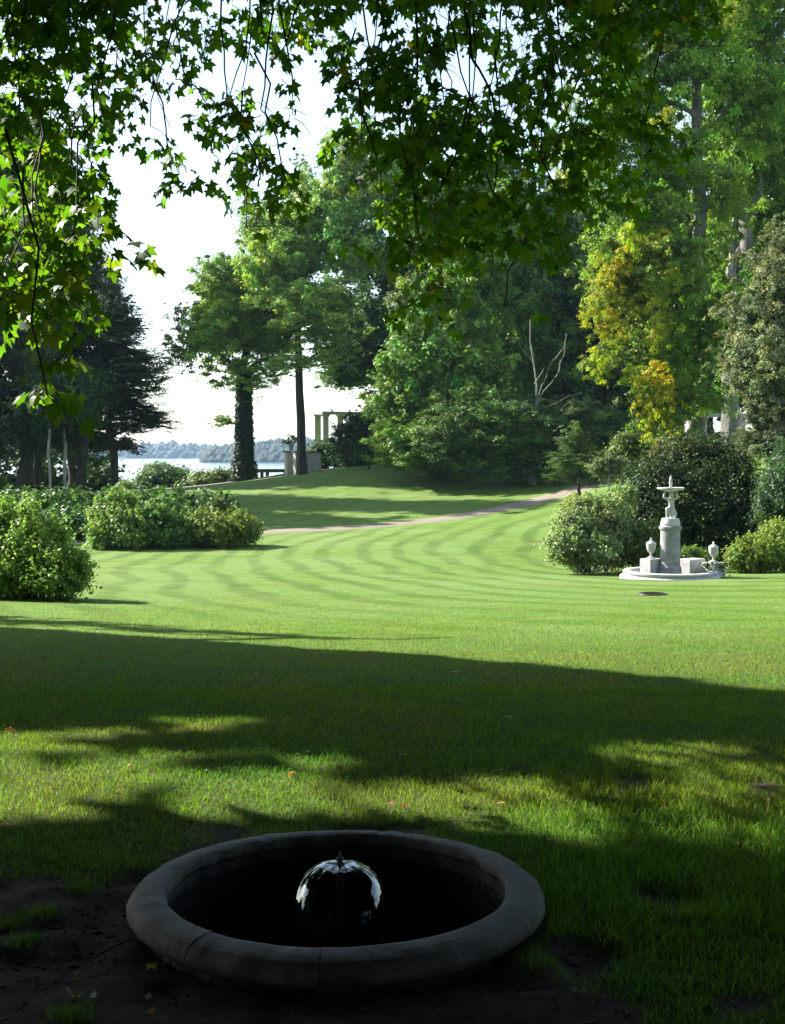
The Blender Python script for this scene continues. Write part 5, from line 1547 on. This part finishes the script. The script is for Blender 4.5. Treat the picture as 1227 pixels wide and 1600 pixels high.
Vs, Fs, Ts = [], [], []
off = 0
x, y = frus(430000, 2.6, 9.5, 1.1)
dv = dirt(x, y)
cl_ = fbm(x * 3.5, y * 3.5, 111, 3)
k = (RNG.random(len(x)) > dv * 1.06 - .02 * (cl_ > .66)) & (np.hypot(x - BX, y - BY) > RO + .012)
x, y, dv, cl_ = x[k], y[k], dv[k], cl_[k]
tall = sstep(.35, .9, x) * sstep(4.0, 4.6, y) * (1 - sstep(5.6, 7.2, y)) + .35 * (np.hypot(x - BX, y - BY) < RO + .12)
h = (.020 + .022 * cl_ + .030 * tall) * RNG.uniform(.55, 1.4, len(x)) * (1 - .3 * dv)
v, f, t = blades(x, y, h, RNG.uniform(.0018, .0042, len(x)), RNG.uniform(.1, 1.1, len(x)), gtint(x, y, len(x)))
Vs.append(v); Fs.append(f); Ts.append(t); off = len(v)
x, y = frus(230000, 9.3, 27, 1.4)
h = RNG.uniform(.014, .036, len(x)) * (1 - .3 * sstep(14, 26, y))
v, f, t = blades(x, y, h, RNG.uniform(.004, .010, len(x)), RNG.uniform(.2, 1.2, len(x)), gtint(x, y, len(x)) * (1.0), 1)
Vs.append(v); Fs.append(f + off); Ts.append(t)
me = mesh_np('lawn_grass', np.concatenate(Vs), np.concatenate(Fs), np.concatenate(Ts))
tag(link('lawn_grass', me, M['grass']), 'short mown grass growing on the near lawn around the sunken basin', 'grass', kind='stuff')

# small broad leaved weeds
rosette_v, rosette_f = [], []
for i in range(7):
    an = i * 2 * math.pi / 7 + .2
    c, s = math.cos(an), math.sin(an)
    pts = [(0, -.08, .1), (.5, -.22, .42), (1, 0, .30), (.5, .22, .42), (0, .08, .1)]
    o0 = len(rosette_v)
    for a_, b_, z_ in pts: rosette_v.append((a_ * c - b_ * s, a_ * s + b_ * c, z_))
    rosette_f += [(o0, o0 + 1, o0 + 3), (o0, o0 + 3, o0 + 4), (o0 + 1, o0 + 2, o0 + 3)]
wme = mesh_np('weed', np.array(rosette_v), np.array(rosette_f), np.tile(np.array([.10, .19, .055]), (len(rosette_v), 1))); wme.materials.append(M['plane_leaf_one'])
WD = [(655, 1282, 1.5, 'pale broad leaved weed at the back rim of the sunken basin'), (962, 1285, 1.5, 'pale weed in the sunlit strip right of the basin'), (938, 1240, 1.2, 'small weed left of the bare patch right of the basin'), (1155, 1250, 1.2, 'small weed at the right edge in the sunlit strip'),
      (120, 1560, 1.2, 'small dark weed on the bare earth at the lower left'), (905, 1552, 1.3, 'weed in the dark grass below the basin'), (1085, 1535, 1.4, 'weed in the shaded grass at the lower right'), (950, 1530, 1.1, 'weed beside the shaded yellow leaf'), (840, 1285, 1., 'tiny weed in the sunlit grass right of the rim')]
for i, (px, py, s, lab) in enumerate(WD):
    gx_, gy_ = on_flat(px, py)
    o = bpy.data.objects.new('weed', wme); COL.objects.link(o); o.location = (gx_, gy_, hz(gx_, gy_)); o.scale = (.024 * s,) * 3; o.rotation_euler = (0, 0, i * 1.3)
    tag(o, lab, 'weed', 'weeds in the near lawn')
n = 5200
x, y = frus(n, 4.6, 11, 1.1); k = (fbm(x * 1.6, y * 1.6, 131, 3) > .5) & (dirt(x, y) < .4) & (np.hypot(x - BX, y - BY) > RO + .05); x, y = x[k], y[k]; n = len(x)
P = np.c_[x, y, height(x, y) + (fbm(x * .9, y * .9, 31, 3) - .5) * .03 + RNG.uniform(.018, .038, n)]
P = (P[:, None] + RNG.normal(0, .006, (n, 3, 3)) * np.array([1, 1, .2])).reshape(-1, 3)
cl2 = leafmesh('clover', P, unit(np.array([0, -.1, 1]) + RNG.normal(size=P.shape) * .25), np.array([.10, .20, .06]) * RNG.uniform(.6, 1.5, (len(P), 1)), .011, None, M['grass'])
tag(cl2, 'small clover leaves scattered through the near grass', 'clover', kind='stuff')
# taller tufts on the bare earth
tv, tf, ttn = [], [], []
o_ = 0
TF = [on_flat(*q) for q in [(130, 1385), (68, 1425), (15, 1440), (110, 1590), (40, 1470), (1060, 1395), (230, 1350), (90, 1340), (1000, 1420)]]
for i, (cx, cy) in enumerate(TF):
    n = 260; x = cx + RNG.normal(0, .032, n); y = cy + RNG.normal(0, .028, n)
    v, f, t = blades(x, y, RNG.uniform(.015, .045, n), RNG.uniform(.0015, .003, n), RNG.uniform(.3, 1.3, n), gtint(x, y, n) * .8)
    me = mesh_np('grass_tuft', v - np.array([cx, cy, 0]), f, t)
    ob = link('grass_tuft', me, M['grass'], None, (cx, cy, 0))
    tag(ob, ['tuft of grass on the bare earth nearest the left side of the basin', 'tuft of grass in the middle of the bare earth at the left', 'grass tuft near the left picture edge on the bare earth', 'grass tuft at the bottom left corner beside the leaf litter', 'grass tuft below the two at the left edge', 'grass tuft in the bare patch far right of the basin', 'grass tuft where bare earth meets the lawn above left of the rim', 'grass tuft on the bare earth close under the shaded lawn at the left', 'grass tuft left of the bare patch right of the basin'][i], 'grass tuft', 'grass tufts on the bare earth')

# ------------------------------------------------------------------ fallen leaves, bark flakes, twig, pebbles
dl = []
for v in range(4):
    v0, f0 = leaf_outline(v + 6)
    v0 = v0.copy(); v0[:, 2] += .28 * np.abs(v0[:, 0]) ** 1.5 * (1 if v % 2 else .4) + .15 * np.sin(v0[:, 1] * 3 + v) + .1
    dl.append((v0, f0))
DC = {'yellow': (.46, .34, .05), 'orange': (.40, .17, .045), 'brown': (.20, .10, .05), 'pale': (.55, .52, .45), 'red': (.38, .08, .03), 'tan': (.36, .25, .15)}
dmesh = {}
for c, rgb in DC.items():
    for v in range(4):
        v0, f0 = dl[v]
        t_ = np.array(rgb)[None] * (1 + .25 * np.sin(v0[:, :1] * 7 + v) * np.cos(v0[:, 1:2] * 6))
        me = mesh_np('leaf', v0, f0, t_); me.materials.append(M['dead_leaf']); dmesh[c, v] = me


FL = [(236, 1521, 'yellow', .034, 'curled yellow leaf on the bare earth left of the basin wall'), (262, 1508, 'yellow', .022, 'narrow yellow leaf leaning on the foot of the basin wall'), (122, 1532, 'orange', .022, 'orange brown leaf on the bare earth near the dead twig'),
      (105, 1556, 'tan', .020, 'small tan leaf beside the fallen twig tip'), (232, 1568, 'tan', .026, 'tan curled leaf below the yellow one at the lower left'), (240, 1590, 'orange', .024, 'orange leaf at the bottom edge left of centre'), (145, 1562, 'pale', .022, 'pale leaf in the small clump of litter at the lower left'),
      (350, 1565, 'brown', .026, 'dull brown leaf on the earth in front of the basin'), (963, 1478, 'yellow', .026, 'bright yellow leaf in the shaded grass right of the basin'), (458, 1218, 'orange', .045, 'orange leaf in the sunlit grass behind the basin'),
      (783, 1266, 'orange', .036, 'orange leaf right of the basin in the sunlit strip'), (532, 1206, 'orange', .03, 'small orange leaf behind the basin near the shade'), (630, 1184, 'pale', .05, 'pale flake of bark lying behind the basin'), (797, 1130, 'pale', .06, 'pale flake of bark in the shade at mid lawn'),
      (712, 1056, 'pale', .07, 'pale bark flake near the edge of the big shadow'), (664, 1078, 'orange', .05, 'orange leaf below the pale flake near the shadow edge'), (400, 1061, 'orange', .05, 'orange leaf in the shade left of centre'), (957, 1071, 'orange', .055, 'orange leaf at the right of the shaded lawn'),
      (14, 1150, 'orange', .045, 'orange leaf at the far left of the shaded lawn'), (1155, 1036, 'orange', .06, 'orange leaf on the sunlit lawn at the right'), (200, 1203, 'orange', .03, 'small rusty leaf in the sunlit grass at the left'), (580, 1027, 'orange', .06, 'tiny orange leaf on the edge of the big shadow'),
      (903, 1085, 'brown', .05, 'dark leaf in the shade at the right'), (795, 1022, 'orange', .05, 'faint orange leaf on the sunlit lawn in the middle'), (576, 1062, 'red', .04, 'tiny red leaf in the shade in the middle'), (628, 1270, 'red', .035, 'red brown leaf touching the back of the basin'), (612, 1266, 'brown', .035, 'brown leaf beside the red brown one at the back of the basin'),
      (1152, 1330, 'tan', .03, 'tan leaf in the dark grass at the right'), (1145, 1575, 'red', .022, 'red leaf in the grass at the bottom right'), (970, 1248, 'tan', .04, 'tan leaf at the left end of the bare patch'), (1000, 1252, 'brown', .035, 'brown leaf in the middle of the bare patch'), (1035, 1250, 'tan', .04, 'tan leaf at the right end of the bare patch'),
      (1203, 1256, 'tan', .04, 'tan leaf on the bare patch at the right edge'), (858, 1408, 'orange', .025, 'dull orange leaf against the right side of the basin'), (973, 1406, 'tan', .022, 'small tan leaf upright in the dark grass'), (690, 1587, 'brown', .022, 'brown leaf at the bottom edge right of the basin'), (908, 1450, 'brown', .02, 'small brown leaf right of the basin foot')]
for i, (px, py, c, s, lab) in enumerate(FL):
    if py > 1180: gx_, gy_ = on_flat(px, py); gz = hz(gx_, gy_)
    else: gx_, gy_, gz = ground_at(px, py)
    o = bpy.data.objects.new('fallen_leaf', dmesh[c, i % 4]); COL.objects.link(o)
    o.location = (gx_, gy_, gz + .014 + (.012 if dirt(np.array([gx_]), np.array([gy_]))[0] < .5 else 0)); s *= .75; o.scale = (s, s * .8, s * 1.6); o.rotation_euler = (random.uniform(-.5, .5), random.uniform(-.5, .5), random.uniform(0, 6.28))
    if 'flake' in lab: o.name = 'bark_flake'; o.scale = (s * .9, s * .45, s * .6); o.rotation_euler = (0, 0, random.uniform(-.4, .4))
    tag(o, lab, 'bark flake' if 'flake' in lab else 'leaf', 'fallen leaves and flakes on the ground')
# dead twig
gx_, gy_ = on_flat(120, 1500); tw = empty('dead_twig', (gx_, gy_, .0)); tag(tw, 'thin dead forked twig on the bare earth at the lower left', 'twig')
mb = MB()
def fl(px, py, z=.012): a_, b_ = on_flat(px, py); return (a_ - gx_, b_ - gy_, z)
mb.tube([fl(62, 1490), fl(85, 1500, .018), (fl(110, 1508, .02)), fl(135, 1508, .018), fl(150, 1500), fl(185, 1485, .02), fl(215, 1470)], [.002, .003, .0038, .004, .004, .0035, .002], 5)
mb.tube([fl(140, 1506), fl(125, 1530, .02), fl(105, 1552)], [.0035, .003, .0015], 5); mb.tube([fl(85, 1500), fl(80, 1488, .02)], [.002, .001], 4)
mb.build('stem', M['twig'], tw)
# pebbles and clods
bm = bmesh.new(); bmesh.ops.create_icosphere(bm, subdivisions=1, radius=1); v0 = np.array([v.co[:] for v in bm.verts]); f0 = np.array([[v.index for v in f.verts] for f in bm.faces]); bm.free()
x = RNG.uniform(-2.4, 1.5, 9000); y = RNG.uniform(2.9, 5.2, 9000); k = (dirt(x, y) > .55) & (np.hypot(x - BX, y - BY) > RO + .03); x, y = x[k], y[k]; n = len(x)
sz = RNG.gamma(1.3, .0019, n) + .0012
zb = height(x, y) + (fbm(x * .9, y * .9, 31, 3) - .5) * .03 + dirt(x, y) * ((fbm(x * 6, y * 6, 21, 4) - .5) * .05 - .012)
V = (v0[None] * (1 + .25 * RNG.normal(size=(n, len(v0), 1)))) * sz[:, None, None] * np.array([1.3, 1.1, .7]) + np.c_[x, y, zb][:, None]
F = (f0[None] + (np.arange(n) * len(v0))[:, None, None]).reshape(-1, 3)
tag(link('soil_crumbs', mesh_np('soil_crumbs', V.reshape(-1, 3), F), simple('soil_crumb', 40, [(.3, (.03, .025, .02)), (.7, (.10, .085, .075))])), 'crumbs of soil and grit on the bare earth round the basin', 'soil', kind='stuff')

# ------------------------------------------------------------------ haze
hb = MB(); hb.box((0, 1000, 13.5), (7000, 2700, 47))
m = bpy.data.materials.new('haze'); m.use_nodes = True; nt = m.node_tree; nt.nodes.remove(nt.nodes['Principled BSDF'])
vp = N(nt, 'ShaderNodeVolumePrincipled'); vp.inputs['Color'].default_value = (.48, .70, 1, 1); vp.inputs['Density'].default_value = .00013; vp.inputs['Anisotropy'].default_value = .2
nt.links.new(vp.outputs[0], nt.nodes['Material Output'].inputs['Volume'])
if True:
    o = hb.build('haze', m, smooth=False); tag(o, 'thin pale haze in the air over the lake', kind='stuff')
tris = sum(len(o.loops) - 2 * len(o.polygons) for o in bpy.data.meshes)
print('approx tris', tris)
